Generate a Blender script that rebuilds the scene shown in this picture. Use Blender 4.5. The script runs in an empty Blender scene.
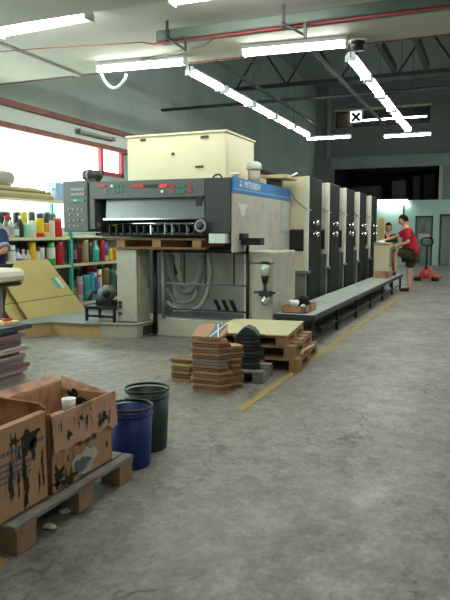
import bpy, bmesh, math, random
from mathutils import Vector, Matrix
random.seed(7)
SC = bpy.context.scene
COL = SC.collection
PI = math.pi

# ------------------------------------------------------------------ camera numbers
FPX, CAMH = 640.0, 1.35
PITCH = math.radians(5.976)
YAW = math.radians(22.382)
_R = Vector((math.cos(YAW), math.sin(YAW), 0))
_F = Vector((-math.sin(YAW) * math.cos(PITCH), math.cos(YAW) * math.cos(PITCH), -math.sin(PITCH)))
_U = _R.cross(_F)


def _ray(x, y):
    return _F + _R * ((x - 225) / FPX) + _U * ((300 - y) / FPX)


def on_z(x, y, z):
    d = _ray(x, y)
    t = (z - CAMH) / d.z
    return Vector((d.x * t, d.y * t, z))


def on_x(x, y, X):
    d = _ray(x, y)
    t = X / d.x
    return Vector((X, d.y * t, CAMH + d.z * t))


def on_y(x, y, Y):
    d = _ray(x, y)
    t = Y / d.y
    return Vector((d.x * t, Y, CAMH + d.z * t))


# ------------------------------------------------------------------ materials
def srgb(r, g, b):
    def f(c):
        c /= 255.0
        return c / 12.92 if c <= 0.04045 else ((c + 0.055) / 1.055) ** 2.4
    return (f(r), f(g), f(b), 1)


_mats = {}


def mat(name, rgb, rough=0.6, metal=0.0, var=0.12, scale=6.0, dirt=None, dirt_amt=0.0, dirt_scale=2.5, bump=0.0,
        bump_scale=40.0, emit=None, emit_col=None, stretch=(1, 1, 1), spec=0.5):
    """plain procedural surface: base colour broken up by noise, optional blotches of dirt, optional bump"""
    if name in _mats:
        return _mats[name]
    m = bpy.data.materials.new(name)
    m.use_nodes = True
    nt = m.node_tree
    N, L = nt.nodes, nt.links
    b = N['Principled BSDF']
    b.inputs['Roughness'].default_value = rough
    b.inputs['Metallic'].default_value = metal
    b.inputs['Specular IOR Level'].default_value = spec
    c = srgb(*rgb)
    tc = N.new('ShaderNodeTexCoord')
    mp = N.new('ShaderNodeMapping')
    mp.inputs['Scale'].default_value = stretch
    L.new(tc.outputs['Object'], mp.inputs['Vector'])
    n1 = N.new('ShaderNodeTexNoise')
    n1.inputs['Scale'].default_value = scale
    n1.inputs['Detail'].default_value = 5
    L.new(mp.outputs[0], n1.inputs['Vector'])
    r1 = N.new('ShaderNodeValToRGB')
    r1.color_ramp.elements[0].position = 0.3
    r1.color_ramp.elements[1].position = 0.72
    r1.color_ramp.elements[0].color = (c[0] * (1 - var), c[1] * (1 - var), c[2] * (1 - var), 1)
    r1.color_ramp.elements[1].color = (min(1, c[0] * (1 + var)), min(1, c[1] * (1 + var)), min(1, c[2] * (1 + var)), 1)
    L.new(n1.outputs['Fac'], r1.inputs['Fac'])
    out = r1.outputs['Color']
    if dirt is not None:
        n2 = N.new('ShaderNodeTexNoise')
        n2.inputs['Scale'].default_value = dirt_scale
        n2.inputs['Detail'].default_value = 8
        n2.inputs['Roughness'].default_value = 0.65
        L.new(mp.outputs[0], n2.inputs['Vector'])
        r2 = N.new('ShaderNodeValToRGB')
        r2.color_ramp.elements[0].position = 0.50
        r2.color_ramp.elements[1].position = 0.68
        r2.color_ramp.elements[0].color = (0, 0, 0, 1)
        r2.color_ramp.elements[1].color = (dirt_amt,) * 3 + (1,)
        L.new(n2.outputs['Fac'], r2.inputs['Fac'])
        mx = N.new('ShaderNodeMixRGB')
        L.new(r2.outputs['Color'], mx.inputs['Fac'])
        L.new(out, mx.inputs['Color1'])
        mx.inputs['Color2'].default_value = srgb(*dirt)
        out = mx.outputs['Color']
    L.new(out, b.inputs['Base Color'])
    if bump:
        n3 = N.new('ShaderNodeTexNoise')
        n3.inputs['Scale'].default_value = bump_scale
        n3.inputs['Detail'].default_value = 4
        L.new(mp.outputs[0], n3.inputs['Vector'])
        bp = N.new('ShaderNodeBump')
        bp.inputs['Strength'].default_value = bump
        bp.inputs['Distance'].default_value = 0.01
        L.new(n3.outputs['Fac'], bp.inputs['Height'])
        L.new(bp.outputs['Normal'], b.inputs['Normal'])
    if emit:
        b.inputs['Emission Color'].default_value = srgb(*(emit_col or rgb))
        b.inputs['Emission Strength'].default_value = emit
    _mats[name] = m
    return m


def floor_material():
    m = bpy.data.materials.new('worn_concrete_floor')
    m.use_nodes = True
    nt = m.node_tree
    N, L = nt.nodes, nt.links
    b = N['Principled BSDF']
    tc = N.new('ShaderNodeTexCoord')

    def noise(s, d, rgh=0.6, sc=(1, 1, 1)):
        mp = N.new('ShaderNodeMapping')
        mp.inputs['Scale'].default_value = sc
        L.new(tc.outputs['Object'], mp.inputs['Vector'])
        n = N.new('ShaderNodeTexNoise')
        n.inputs['Scale'].default_value = s
        n.inputs['Detail'].default_value = d
        n.inputs['Roughness'].default_value = rgh
        L.new(mp.outputs[0], n.inputs['Vector'])
        return n.outputs['Fac']

    def ramp(fac, p0, c0, p1, c1):
        r = N.new('ShaderNodeValToRGB')
        r.color_ramp.elements[0].position = p0
        r.color_ramp.elements[1].position = p1
        r.color_ramp.elements[0].color = c0
        r.color_ramp.elements[1].color = c1
        L.new(fac, r.inputs['Fac'])
        return r.outputs['Color']

    def mix(fac, a, bb, mode='MIX'):
        x = N.new('ShaderNodeMixRGB')
        x.blend_type = mode
        if isinstance(fac, float):
            x.inputs['Fac'].default_value = fac
        else:
            L.new(fac, x.inputs['Fac'])
        for i, v in (('Color1', a), ('Color2', bb)):
            if isinstance(v, tuple):
                x.inputs[i].default_value = v
            else:
                L.new(v, x.inputs[i])
        return x.outputs['Color']

    base = ramp(noise(0.9, 6), 0.3, srgb(134, 131, 122), 0.72, srgb(160, 156, 146))
    fine = ramp(noise(9, 8, 0.7), 0.36, (0.62, 0.62, 0.62, 1), 0.66, (1.12, 1.12, 1.1, 1))
    c = mix(0.9, base, fine, 'MULTIPLY')
    grit = ramp(noise(30, 8, 0.75, (1, .7, 1)), 0.38, (0.62, 0.62, 0.62, 1), 0.64, (1.15, 1.15, 1.13, 1))
    c = mix(0.85, c, grit, 'MULTIPLY')
    st = ramp(noise(2.2, 10, 0.72, (1.0, 0.55, 1)), 0.54, (0, 0, 0, 1), 0.70, (0.55, 0.55, 0.55, 1))
    c = mix(st, c, srgb(50, 49, 46))
    sp = ramp(noise(12, 8, 0.75, (1, 0.6, 1)), 0.58, (0, 0, 0, 1), 0.70, (0.75, 0.75, 0.75, 1))
    c = mix(sp, c, srgb(52, 50, 48))
    lt = ramp(noise(5, 8, 0.75, (1.3, 0.7, 1)), 0.62, (0, 0, 0, 1), 0.74, (0.35, 0.35, 0.35, 1))
    c = mix(lt, c, srgb(176, 178, 170))
    mp2 = N.new('ShaderNodeMapping')
    mp2.inputs['Scale'].default_value = (1.1, .8, 1)
    L.new(tc.outputs['Object'], mp2.inputs['Vector'])
    wob = N.new('ShaderNodeTexNoise')
    wob.inputs['Scale'].default_value = 3
    wob.inputs['Detail'].default_value = 4
    L.new(mp2.outputs[0], wob.inputs['Vector'])
    ad = N.new('ShaderNodeVectorMath')
    ad.operation = 'MULTIPLY_ADD'
    ad.inputs[1].default_value = (.5, .5, .5)
    L.new(wob.outputs['Color'], ad.inputs[0])
    L.new(mp2.outputs[0], ad.inputs[2])
    vo = N.new('ShaderNodeTexVoronoi')
    vo.feature = 'DISTANCE_TO_EDGE'
    vo.inputs['Scale'].default_value = 1.1
    L.new(ad.outputs[0], vo.inputs['Vector'])
    ck = ramp(vo.outputs['Distance'], 0.004, (0.75, 0.75, 0.75, 1), 0.02, (0, 0, 0, 1))
    gate = ramp(noise(1.6, 4), 0.52, (0, 0, 0, 1), 0.62, (1, 1, 1, 1))
    ck = mix(1.0, ck, gate, 'MULTIPLY')
    c = mix(ck, c, srgb(60, 58, 54))
    L.new(c, b.inputs['Base Color'])
    rr = ramp(noise(3, 5), 0.3, (0.36,) * 3 + (1,), 0.7, (0.62,) * 3 + (1,))
    L.new(rr, b.inputs['Roughness'])
    bp = N.new('ShaderNodeBump')
    bp.inputs['Strength'].default_value = 0.12
    bp.inputs['Distance'].default_value = 0.01
    L.new(noise(30, 6), bp.inputs['Height'])
    L.new(bp.outputs['Normal'], b.inputs['Normal'])
    return m


# ------------------------------------------------------------------ mesh builder
class MB:
    def __init__(s):
        s.v, s.f, s.mi, s.sm = [], [], [], []

    def add(s, vs, fs, mi=0, smooth=False):
        b = len(s.v)
        s.v += [Vector(v) for v in vs]
        s.f += [tuple(i + b for i in f) for f in fs]
        s.mi += [mi] * len(fs)
        s.sm += [smooth] * len(fs)
        return s

    def box(s, x0, x1, y0, y1, z0, z1, mi=0, M=None):
        x0, x1 = min(x0, x1), max(x0, x1)
        y0, y1 = min(y0, y1), max(y0, y1)
        z0, z1 = min(z0, z1), max(z0, z1)
        vs = [Vector(p) for p in ((x0, y0, z0), (x1, y0, z0), (x1, y1, z0), (x0, y1, z0),
                                  (x0, y0, z1), (x1, y0, z1), (x1, y1, z1), (x0, y1, z1))]
        if M is not None:
            vs = [M @ v for v in vs]
        return s.add(vs, [(0, 3, 2, 1), (4, 5, 6, 7), (0, 1, 5, 4), (1, 2, 6, 5), (2, 3, 7, 6), (3, 0, 4, 7)], mi)

    def prism(s, poly, lo, hi, axis='Z', mi=0):
        """polygon (list of 2-tuples) extruded along an axis"""
        n = len(poly)

        def P(a, b, t):
            return {'Z': (a, b, t), 'X': (t, a, b), 'Y': (a, t, b)}[axis]
        vs = [P(a, b, lo) for a, b in poly] + [P(a, b, hi) for a, b in poly]
        fs = [tuple(range(n))[::-1], tuple(range(n, 2 * n))] + [(i, (i + 1) % n, n + (i + 1) % n, n + i) for i in range(n)]
        return s.add(vs, fs, mi)

    def tube(s, pts, r, n=10, mi=0, caps=True, radii=None, smooth=True):
        pts = [Vector(p) for p in pts]
        rings = []
        up = None
        for i, p in enumerate(pts):
            t = (pts[min(i + 1, len(pts) - 1)] - pts[max(i - 1, 0)]).normalized()
            if up is None:
                up = Vector((0, 0, 1)) if abs(t.z) < 0.9 else Vector((1, 0, 0))
            a = t.cross(up)
            if a.length < 1e-5:
                a = t.cross(Vector((0, 1, 0)))
            a.normalize()
            b = a.cross(t).normalized()
            up = b
            rr = radii[i] if radii else r
            rings.append([p + (a * math.cos(2 * PI * k / n) + b * math.sin(2 * PI * k / n)) * rr for k in range(n)])
        vs = [v for R in rings for v in R]
        fs = []
        for i in range(len(rings) - 1):
            for k in range(n):
                fs.append((i * n + k, i * n + (k + 1) % n, (i + 1) * n + (k + 1) % n, (i + 1) * n + k))
        s.add(vs, fs, mi, smooth)
        if caps:
            b = len(s.v) - len(vs)
            m = len(vs)
            s.f += [tuple(b + k for k in range(n))[::-1], tuple(b + m - n + k for k in range(n))]
            s.mi += [mi, mi]
            s.sm += [False, False]
        return s

    def lathe(s, prof, c=(0, 0, 0), n=20, mis=None, axis='Z', smooth=True, caps=True):
        c = Vector(c)
        vs, fs, ms = [], [], []

        def P(r, z, a):
            x, y = r * math.cos(a), r * math.sin(a)
            return c + Vector({'Z': (x, y, z), 'Y': (x, -z, y), 'X': (z, x, y)}[axis])
        for r, z in prof:
            vs += [P(r, z, 2 * PI * k / n) for k in range(n)]
        b = len(s.v)
        s.v += vs
        for i in range(len(prof) - 1):
            for k in range(n):
                s.f.append((b + i * n + k, b + i * n + (k + 1) % n, b + (i + 1) * n + (k + 1) % n, b + (i + 1) * n + k))
                s.mi.append(mis[i] if mis else 0)
                s.sm.append(smooth)
        for idx, rev in ((0, True), (len(prof) - 1, False)):
            if caps and prof[idx][0] > 1e-4:
                f = tuple(b + idx * n + k for k in range(n))
                s.f.append(f[::-1] if rev else f)
                s.mi.append(mis[0 if rev else -1] if mis else 0)
                s.sm.append(False)
        return s

    def mesh(s, other, M=None, mi=0, smooth=True):
        vs = [(M @ v.co if M else v.co.copy()) for v in other.vertices]
        return s.add(vs, [tuple(p.vertices) for p in other.polygons], mi, smooth)

    def build(s, name, m, parent=None, world=True, bevel=0.0, label=None, origin=None):
        me = bpy.data.meshes.new(name)
        top = parent
        while top is not None and top.parent is not None:
            top = top.parent
        off = Vector((0, 0, 0))
        if parent is not None and world:
            off = top.location.copy()
        if parent is None and origin is None and world:
            lo = Vector((min(v.x for v in s.v), min(v.y for v in s.v), min(v.z for v in s.v)))
            hi = Vector((max(v.x for v in s.v), max(v.y for v in s.v), max(v.z for v in s.v)))
            off = Vector(((lo.x + hi.x) / 2, (lo.y + hi.y) / 2, lo.z))
        me.from_pydata([tuple(v - off) for v in s.v], [], s.f)
        ms = m if isinstance(m, (list, tuple)) else [m]
        for x in ms:
            me.materials.append(x)
        for p, mi, sm in zip(me.polygons, s.mi, s.sm):
            p.material_index = mi
            p.use_smooth = sm
        bm = bmesh.new()
        bm.from_mesh(me)
        bmesh.ops.recalc_face_normals(bm, faces=bm.faces)
        bm.to_mesh(me)
        bm.free()
        me.update()
        o = bpy.data.objects.new(name, me)
        COL.objects.link(o)
        if parent is not None:
            o.parent = parent
        elif world:
            o.location = off
        if bevel:
            md = o.modifiers.new('soft_edges', 'BEVEL')
            md.width = bevel
            md.segments = 2
            md.limit_method = 'ANGLE'
            md.angle_limit = math.radians(50)
        if label:
            o['label'] = label
        return o


def tag(o, label, cat, group=None):
    o['label'] = label
    o['category'] = cat
    if group:
        o['group'] = group
    return o


def thing(name, label, cat, loc=(0, 0, 0), group=None, rz=0.0):
    o = bpy.data.objects.new(name, None)
    COL.objects.link(o)
    o.location = loc
    o.rotation_euler = (0, 0, rz)
    o.empty_display_size = 0.1
    return tag(o, label, cat, group)


def structure(name, mb, m, bevel=0.0):
    o = mb.build(name, m, bevel=bevel)
    o['kind'] = 'structure'
    return o


def dup(src, loc=None, rz=None, label=None):
    def rec(o, par):
        c = o.copy()
        COL.objects.link(c)
        if par is not None:
            c.parent = par
        for ch in list(o.children):
            rec(ch, c)
        return c
    r = rec(src, None)
    if loc is not None:
        r.location = loc
    if rz is not None:
        r.rotation_euler = (0, 0, rz)
    if label:
        r['label'] = label
    return r


def box(*a, **k):
    return MB().box(*a, **k)


def text_mesh(txt, size):
    cu = bpy.data.curves.new('lettering', 'FONT')
    cu.body = txt
    cu.size = size
    cu.extrude = 0.001
    o = bpy.data.objects.new('lettering_source', cu)
    COL.objects.link(o)
    dg = bpy.context.evaluated_depsgraph_get()
    dg.update()
    me = bpy.data.meshes.new_from_object(o.evaluated_get(dg))
    bpy.data.objects.remove(o)
    return me


ORD = ['first', 'second', 'third', 'fourth', 'fifth', 'sixth', 'seventh', 'eighth', 'ninth', 'tenth', 'eleventh', 'twelfth',
       'thirteenth', 'fourteenth', 'fifteenth', 'sixteenth', 'seventeenth', 'eighteenth', 'nineteenth', 'twentieth']

# palette
M_floor = floor_material()
M_slab = mat('cream_painted_slab', (172, 169, 158), 0.75, var=0.05, scale=1.2, dirt=(170, 168, 150), dirt_amt=0.3, dirt_scale=0.8)
M_roof = mat('grey_roof_sheet', (140, 150, 146), 0.8, var=0.08, scale=1.5)
M_wall = mat('grey_green_wall', (160, 173, 166), 0.8, var=0.06, scale=0.8, dirt=(110, 124, 118), dirt_amt=0.4, dirt_scale=0.6)
M_backwall = mat('grey_upper_back_wall', (140, 148, 146), 0.8, var=0.05, scale=0.7)
M_mint = mat('mint_painted_wall', (196, 234, 224), 0.75, var=0.05, scale=0.8)
M_white_wall = mat('pale_wall', (214, 222, 214), 0.8, var=0.03, scale=1)
M_daylight = mat('frosted_daylight_pane', (232, 255, 248), 0.4, emit=4.0, emit_col=(232, 255, 246), var=0.01)
M_redoxide = mat('red_oxide_steel', (134, 74, 64), 0.55, var=0.2, scale=4, dirt=(112, 72, 64), dirt_amt=0.6, dirt_scale=5)
M_redframe = mat('red_window_frame', (166, 46, 52), 0.5, var=0.1)
M_redpipe = mat('red_pipe', (156, 40, 44), 0.45, var=0.1)
M_steel = mat('dark_green_grey_steel', (50, 59, 58), 0.55, var=0.15)
M_duct = mat('grey_green_duct', (92, 104, 96), 0.5, var=0.1, dirt=(92, 96, 92), dirt_amt=0.5, dirt_scale=4)
M_black = mat('black_metal', (26, 27, 28), 0.5, var=0.2)
M_dark = mat('charcoal_metal', (52, 55, 56), 0.45, var=0.15)
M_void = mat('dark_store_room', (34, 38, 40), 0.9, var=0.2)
M_yellowline = mat('yellow_floor_paint', (164, 142, 62), 0.6, var=0.2, scale=5, dirt=(116, 112, 90), dirt_amt=0.9, dirt_scale=5)
M_housing = mat('white_lamp_housing', (226, 228, 228), 0.4, var=0.03)
M_diffuser = mat('lit_tube_diffuser', (240, 255, 252), 0.4, emit=26.0, emit_col=(250, 255, 247), var=0.01)
M_console = mat('console_grey_paint', (88, 92, 90), 0.45, var=0.07, scale=8)
M_console_d = mat('console_dark_grey_paint', (58, 62, 64), 0.45, var=0.07, scale=8)
M_cream = mat('cream_machine_paint', (214, 206, 172), 0.45, var=0.03, scale=3, dirt=(208, 198, 152), dirt_amt=0.35, dirt_scale=2)
M_creamgrey = mat('grey_cream_machine_paint', (192, 189, 172), 0.5, var=0.05, scale=4, dirt=(150, 146, 130), dirt_amt=0.45, dirt_scale=3)
M_taupe = mat('grimy_grey_machine_side', (188, 182, 172), 0.5, var=0.06, scale=3, dirt=(150, 144, 136), dirt_amt=0.6, dirt_scale=3.5)
M_blue = mat('blue_stripe_paint', (44, 124, 194), 0.4, var=0.06)
M_white = mat('white_paint', (232, 236, 236), 0.45, var=0.03)
M_sheen = mat('polished_steel_sheet', (120, 122, 124), 0.3, metal=0.85, var=0.06, scale=3)
M_chrome = mat('chrome', (214, 216, 218), 0.15, metal=1.0, var=0.04)
M_greyhose = mat('grey_ribbed_hose', (150, 150, 146), 0.5, var=0.1, scale=30)
M_bluegrey = mat('blue_grey_panel', (112, 120, 130), 0.5, var=0.12, scale=5)
M_greypanel = mat('mid_grey_panel', (150, 150, 142), 0.5, var=0.08, scale=4)
M_unit = mat('dark_unit_side', (24, 30, 27), 0.7, var=0.12, scale=5, spec=.2)
M_strip = mat('pale_unit_edge', (218, 216, 198), 0.45, var=.04)
M_unitgrey = mat('worn_grey_unit_base', (120, 124, 112), 0.5, var=0.12, scale=4, dirt=(80, 82, 72), dirt_amt=0.5)
M_deck = mat('worn_grey_deck_plate', (166, 174, 168), 0.5, metal=0.0, var=0.14, scale=6, dirt=(110, 116, 112), dirt_amt=0.6)
M_wood = mat('pallet_wood', (168, 128, 88), 0.75, var=0.16, scale=5, dirt=(104, 76, 52), dirt_amt=0.75, dirt_scale=5, bump=0.2)
M_wood_old = mat('old_dirty_pallet_wood', (164, 128, 102), 0.8, var=0.18, scale=5, dirt=(104, 92, 78), dirt_amt=0.8, dirt_scale=5, bump=0.3)
M_wood_grey = mat('grey_weathered_wood', (140, 134, 128), 0.8, var=0.18, scale=6, dirt=(84, 80, 76), dirt_amt=0.7, dirt_scale=4, bump=0.3)
M_board = mat('pale_greyboard', (190, 184, 144), 0.7, var=0.05, scale=3)
M_card = mat('brown_cardboard', (194, 148, 112), 0.75, var=0.09, scale=5, dirt=(96, 68, 54), dirt_amt=0.85, dirt_scale=6, stretch=(1.6, 1.6, .6), bump=0.1)
M_cardpink = mat('pinkish_cardboard', (204, 154, 128), 0.75, var=0.07, scale=6, dirt=(110, 76, 62), dirt_amt=0.8, dirt_scale=7, bump=0.1)
M_tan = mat('tan_cardboard_sheet', (208, 190, 122), 0.7, var=0.04, scale=3, dirt=(184, 164, 104), dirt_amt=0.3, dirt_scale=2)
M_tan_edge = mat('tan_cardboard_fold', (108, 92, 54), 0.8)
M_stain = mat('black_ink_stain', (42, 34, 30), 0.7, var=0.3, scale=12)
M_blueink = mat('faded_blue_print', (92, 100, 128), 0.7, var=0.2, scale=20)
M_turq = mat('turquoise_rack_paint', (64, 184, 160), 0.5, var=0.08)
M_shelf = mat('cream_shelf_board', (216, 212, 176), 0.6, var=0.05)
M_skin = mat('skin', (216, 160, 128), 0.55, var=0.05, scale=12)
M_skin2 = mat('darker_skin', (198, 142, 112), 0.55, var=0.05, scale=12)
M_hair = mat('black_hair', (16, 13, 12), 0.7, var=0.3, scale=40, spec=.12)
M_redshirt = mat('red_polo_cloth', (176, 22, 44), 0.8, var=0.1, scale=12, bump=0.2)
M_olive = mat('dark_olive_cloth', (62, 62, 44), 0.85, var=0.12, scale=12)
M_blackcloth = mat('black_cloth', (24, 26, 26), 0.85, var=0.2, scale=12)
M_navy = mat('navy_cloth', (26, 42, 92), 0.85, var=0.12, scale=12)
M_greycuff = mat('grey_cuff_cloth', (136, 142, 158), 0.85)
M_shoe = mat('black_shoe', (22, 22, 22), 0.5)
M_lips = mat('lips', (150, 84, 74), 0.5)

# ------------------------------------------------------------------ setting
XL, XR, YB, YN = -7.2, 4.0, 28.0, -3.0
SLAB_Y, SLAB_Z, ROOF_Z = 7.9, 3.6, 7.6
structure('floor', box(XL - .2, XR + .2, YN - .2, 33, -0.2, 0), M_floor)
structure('ceiling', box(XL, XR, YN, SLAB_Y, SLAB_Z, SLAB_Z + 0.25), M_slab)
structure('ceiling_roof', box(XL - .2, XR + .2, SLAB_Y - .2, 33, ROOF_Z, ROOF_Z + .1), M_roof)
structure('wall_right', box(XR, XR + .2, YN - .2, 28.2, 0, ROOF_Z), M_wall)
structure('wall_near', box(XL - .2, XR + .2, YN - .2, YN, 0, SLAB_Z + .25), M_wall)
structure('wall_upper_near', box(XL, XR, SLAB_Y - .2, SLAB_Y, SLAB_Z + .25, ROOF_Z), M_wall)
# left wall: long window band below a rail, small red framed window at its far end
WZ0, WZ1, WYE = 1.45, 3.02, 10.75
mb = MB()
mb.box(XL - .2, XL, YN, 28.2, 0, WZ0)
mb.box(XL - .2, XL, YN, 28.2, WZ1, ROOF_Z)
mb.box(XL - .2, XL, 11.85, 28.2, WZ0, WZ1)
mb.box(XL - .2, XL, YN, 1.0, WZ0, WZ1)
mb.box(XL - .2, XL, 10.85, 11.85, WZ0, 2.55)
structure('wall_left', mb, M_wall)
o = structure('window_1', box(XL - .12, XL - .08, 1.0, 10.85, WZ0, WZ1), M_daylight)
o = structure('window_2', box(XL - .12, XL - .08, 10.85, 11.85, 2.55, WZ1), M_daylight)
mb = MB()
for (a, b_, c_, d_) in ((10.98, 11.06, 2.5, WZ1), (11.74, 11.82, 2.5, WZ1), (10.98, 11.82, 2.5, 2.58)):
    mb.box(XL - .05, XL + .03, a, b_, c_, d_)
mb.build('window_frame', M_redframe, o)
# rails that run along the left wall
structure('trim_1', box(XL, XL + .1, YN, 12.2, 3.0, 3.09), M_redoxide)
structure('trim_13', box(XL, XL + .02, YN, 12.2, 3.09, 3.35), M_white_wall)
structure('trim_2', box(XL, XL + .12, YN, 27.9, 3.35, 3.44), M_redoxide)
# back wall: lower mint part, dark opening above it, grey upper wall with a clerestory opening
mb = MB()
mb.box(XL, XR, YB, YB + .2, 0, 2.72)
DX0, DX1 = -2.9, -2.2
back_low = MB()
back_low.box(XL, DX0, YB, YB + .2, 0, 2.72)
back_low.box(DX1, -1.93, YB, YB + .2, 0, 2.72)
back_low.box(-1.0, XR, YB, YB + .2, 0, 2.72)
back_low.box(DX0, DX1, YB, YB + .2, 2.06, 2.72)
back_low.box(-1.93, -1.0, YB, YB + .2, 2.12, 2.72)
structure('wall_back', back_low, M_mint)
mb = MB()
mb.box(XL, -6.4, YB, YB + .2, 2.72, ROOF_Z)
mb.box(-1.95, XR, YB, YB + .2, 2.72, ROOF_Z)
mb.box(-6.4, -1.95, YB, YB + .2, 4.1, 5.85)
mb.box(-6.4, -1.95, YB, YB + .2, 6.55, ROOF_Z)
mb.box(-2.45, -1.95, YB, YB + .2, 5.85, 6.55)
structure('wall_back_upper', mb, M_backwall)
structure('trim_3', box(-6.5, XR, YB - .12, YB, 4.1, 4.6), M_wall)          # band above the dark opening
structure('trim_4', box(-2.02, -1.88, YB - .05, YB, 2.72, 4.1), M_creamgrey)  # pale jamb at its right end
structure('trim_5', box(-6.45, -2.4, YB - .08, YB, 6.55, 6.62), M_shelf)
# store room behind the dark opening
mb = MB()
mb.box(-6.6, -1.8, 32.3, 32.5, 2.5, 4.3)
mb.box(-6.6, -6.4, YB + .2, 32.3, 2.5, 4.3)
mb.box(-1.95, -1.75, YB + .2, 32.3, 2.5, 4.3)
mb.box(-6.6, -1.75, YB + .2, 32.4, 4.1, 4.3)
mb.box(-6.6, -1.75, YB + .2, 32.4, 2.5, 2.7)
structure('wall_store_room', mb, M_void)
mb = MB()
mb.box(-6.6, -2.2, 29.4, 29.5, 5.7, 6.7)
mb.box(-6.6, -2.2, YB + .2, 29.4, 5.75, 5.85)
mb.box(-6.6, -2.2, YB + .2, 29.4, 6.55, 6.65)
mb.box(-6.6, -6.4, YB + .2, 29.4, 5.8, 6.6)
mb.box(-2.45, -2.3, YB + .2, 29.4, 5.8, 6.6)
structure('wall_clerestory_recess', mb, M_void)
structure('trim_6', box(-6.7, -6.55, YB - .15, YB, 4.6, ROOF_Z), M_wall)       # pilaster at the corner
# doors in the back wall
M_doorglass = mat('grey_green_door_panel', (126, 150, 142), 0.35, var=0.06, scale=2)
d = structure('door_1', box(DX0 + .04, DX1 - .04, YB + .05, YB + .1, 0, 2.02), M_doorglass)
fr = MB()
fr.box(DX0, DX0 + .05, YB - .03, YB + .1, 0, 2.06).box(DX1 - .05, DX1, YB - .03, YB + .1, 0, 2.06).box(DX0, DX1, YB - .03, YB + .1, 2.0, 2.06)
fr.build('door_frame', M_dark, d)
box(DX0 + .12, DX1 - .12, YB + .0, YB + .05, 1.08, 1.32).build('push_plate', M_white_wall, d)
d2 = structure('door_2', box(-1.9, -1.02, YB + .1, YB + .14, 0, 2.1), mat('pale_grey_shutter', (150, 158, 158), 0.5, var=0.08, scale=3, stretch=(12, 1, 1)))
fr = MB()
fr.box(-1.93, -1.87, YB - .03, YB + .1, 0, 2.12).box(-1.06, -1.0, YB - .03, YB + .1, 0, 2.12).box(-1.93, -1.0, YB - .03, YB + .1, 2.06, 2.12)
fr.build('door_frame', M_dark, d2)
for k in range(7):
    box(-1.6 + k * .09, -1.56 + k * .09, YB + .06, YB + .1, .02, 2.06).build('slat', M_white_wall if k % 2 else M_greypanel, d2)
# sticker on the door: orange bottle shape
mb = MB()
mb.prism([(-2.66, 1.36), (-2.46, 1.36), (-2.45, 1.5), (-2.5, 1.62), (-2.54, 1.66), (-2.54, 1.72), (-2.58, 1.72), (-2.58, 1.66), (-2.62, 1.62), (-2.67, 1.5)], YB + .035, YB + .05, 'Y')
mb.build('sticker', mat('orange_brown_sticker', (158, 112, 90), 0.6), d)
# conduit between wall panels
structure('trim_7', box(-3.42, -3.36, YB - .04, YB, 2.0, 2.72), M_steel)
# yellow floor line, worn away near the boxes
structure('trim_8', box(-1.755, -1.685, 4.45, 19.0, 0, 0.003), M_yellowline)
structure('trim_9', box(-1.93, -1.80, 1.5, 2.0, 0, 0.003), mat('worn_yellow_paint', (186, 150, 50), 0.6, var=0.2, scale=8, dirt=(112, 106, 90), dirt_amt=0.8, dirt_scale=6))
# downstand beam under the near slab
structure('ceiling_beam', box(XL, XR, 4.5, 5.16, SLAB_Z - .25, SLAB_Z), M_slab)
structure('trim_10', box(XL, XR, SLAB_Y, SLAB_Y + .03, SLAB_Z, SLAB_Z + .06), M_slab)
structure('trim_11', MB().tube([(XL, SLAB_Y + .05, SLAB_Z - .012), (XR, SLAB_Y + .05, SLAB_Z - .004)], .008), mat('brown_red_pipe', (128, 62, 54), .5))
structure('trim_12', box(-5.55, -5.47, 5.2, SLAB_Y, SLAB_Z - .03, SLAB_Z), M_slab)

# ------------------------------------------------------------------ roof steel
def beam(name, label, mbx, m=M_steel, cat='beam', group=None):
    return tag(mbx.build(name, m), label, cat, group)


t = thing('roof_truss', 'dark lattice roof truss crossing the hall beyond the lights', 'truss', (-1.6, 17.6, 5.4))
TZ0, TZ1, TY = 5.4, 6.5, 17.6
box(XL, XR, TY - .05, TY + .05, TZ0, TZ0 + .1).build('bottom_chord', M_steel, t)
box(XL, XR, TY - .05, TY + .05, TZ1, TZ1 + .1).build('top_chord', M_steel, t)
k = 0
x = XL + .3
while x < XR - .5:
    a, b_ = (TZ0 + .05, TZ1 + .05) if k % 2 == 0 else (TZ1 + .05, TZ0 + .05)
    MB().tube([(x, TY, a), (x + .75, TY, b_)], .03, 6).build('diagonal_brace', M_steel, t)
    x += .75
    k += 1
for px, lb in ((-2.46, 'dark roof purlin running back above the right light row'), (-1.66, 'middle dark roof purlin of the three, above the far end of the slab edge pipe'), (-.85, 'dark roof purlin nearest the right edge of the picture')):
    beam('roof_purlin', lb, box(px - .06, px + .06, 8.0, 17.5, 5.5, 5.68), group='roof purlins')
beam('ceiling_pipe', 'long dark tie pipe crossing the hall above the press units', MB().tube([(XL, 13.6, 4.2), (XR, 13.6, 4.2)], .035, 8), cat='pipe')
beam('hanging_channel', 'dark steel channel hung above the left row of lights', box(-4.02, -3.97, 8.0, 16.2, 3.95, 4.0), cat='channel')
for xh in (-4.0,):
    for yh in (8.4, 11.0, 13.6, 16.0):
        tag(MB().tube([(xh, yh, 3.62), (xh, yh, ROOF_Z)], .008, 6).build('hanging_rod', M_steel), f'{ORD[int((yh - 8) / 2.5)]} thin hanging rod of the left light row, counted from the slab', 'rod', 'rods of the left light row')
for yh in (8.6, 11.0, 13.6, 15.6):
    tag(MB().tube([(-1.77, yh, 3.62), (-1.77, yh, ROOF_Z)], .008, 6).build('hanging_rod', M_steel), f'{ORD[int((yh - 8) / 2.5)]} thin hanging rod of the right light row, counted from the slab', 'rod', 'rods of the right light row')
p0, p1 = on_z(320, 57, 4.0), on_z(375, 114, 4.0)
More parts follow.
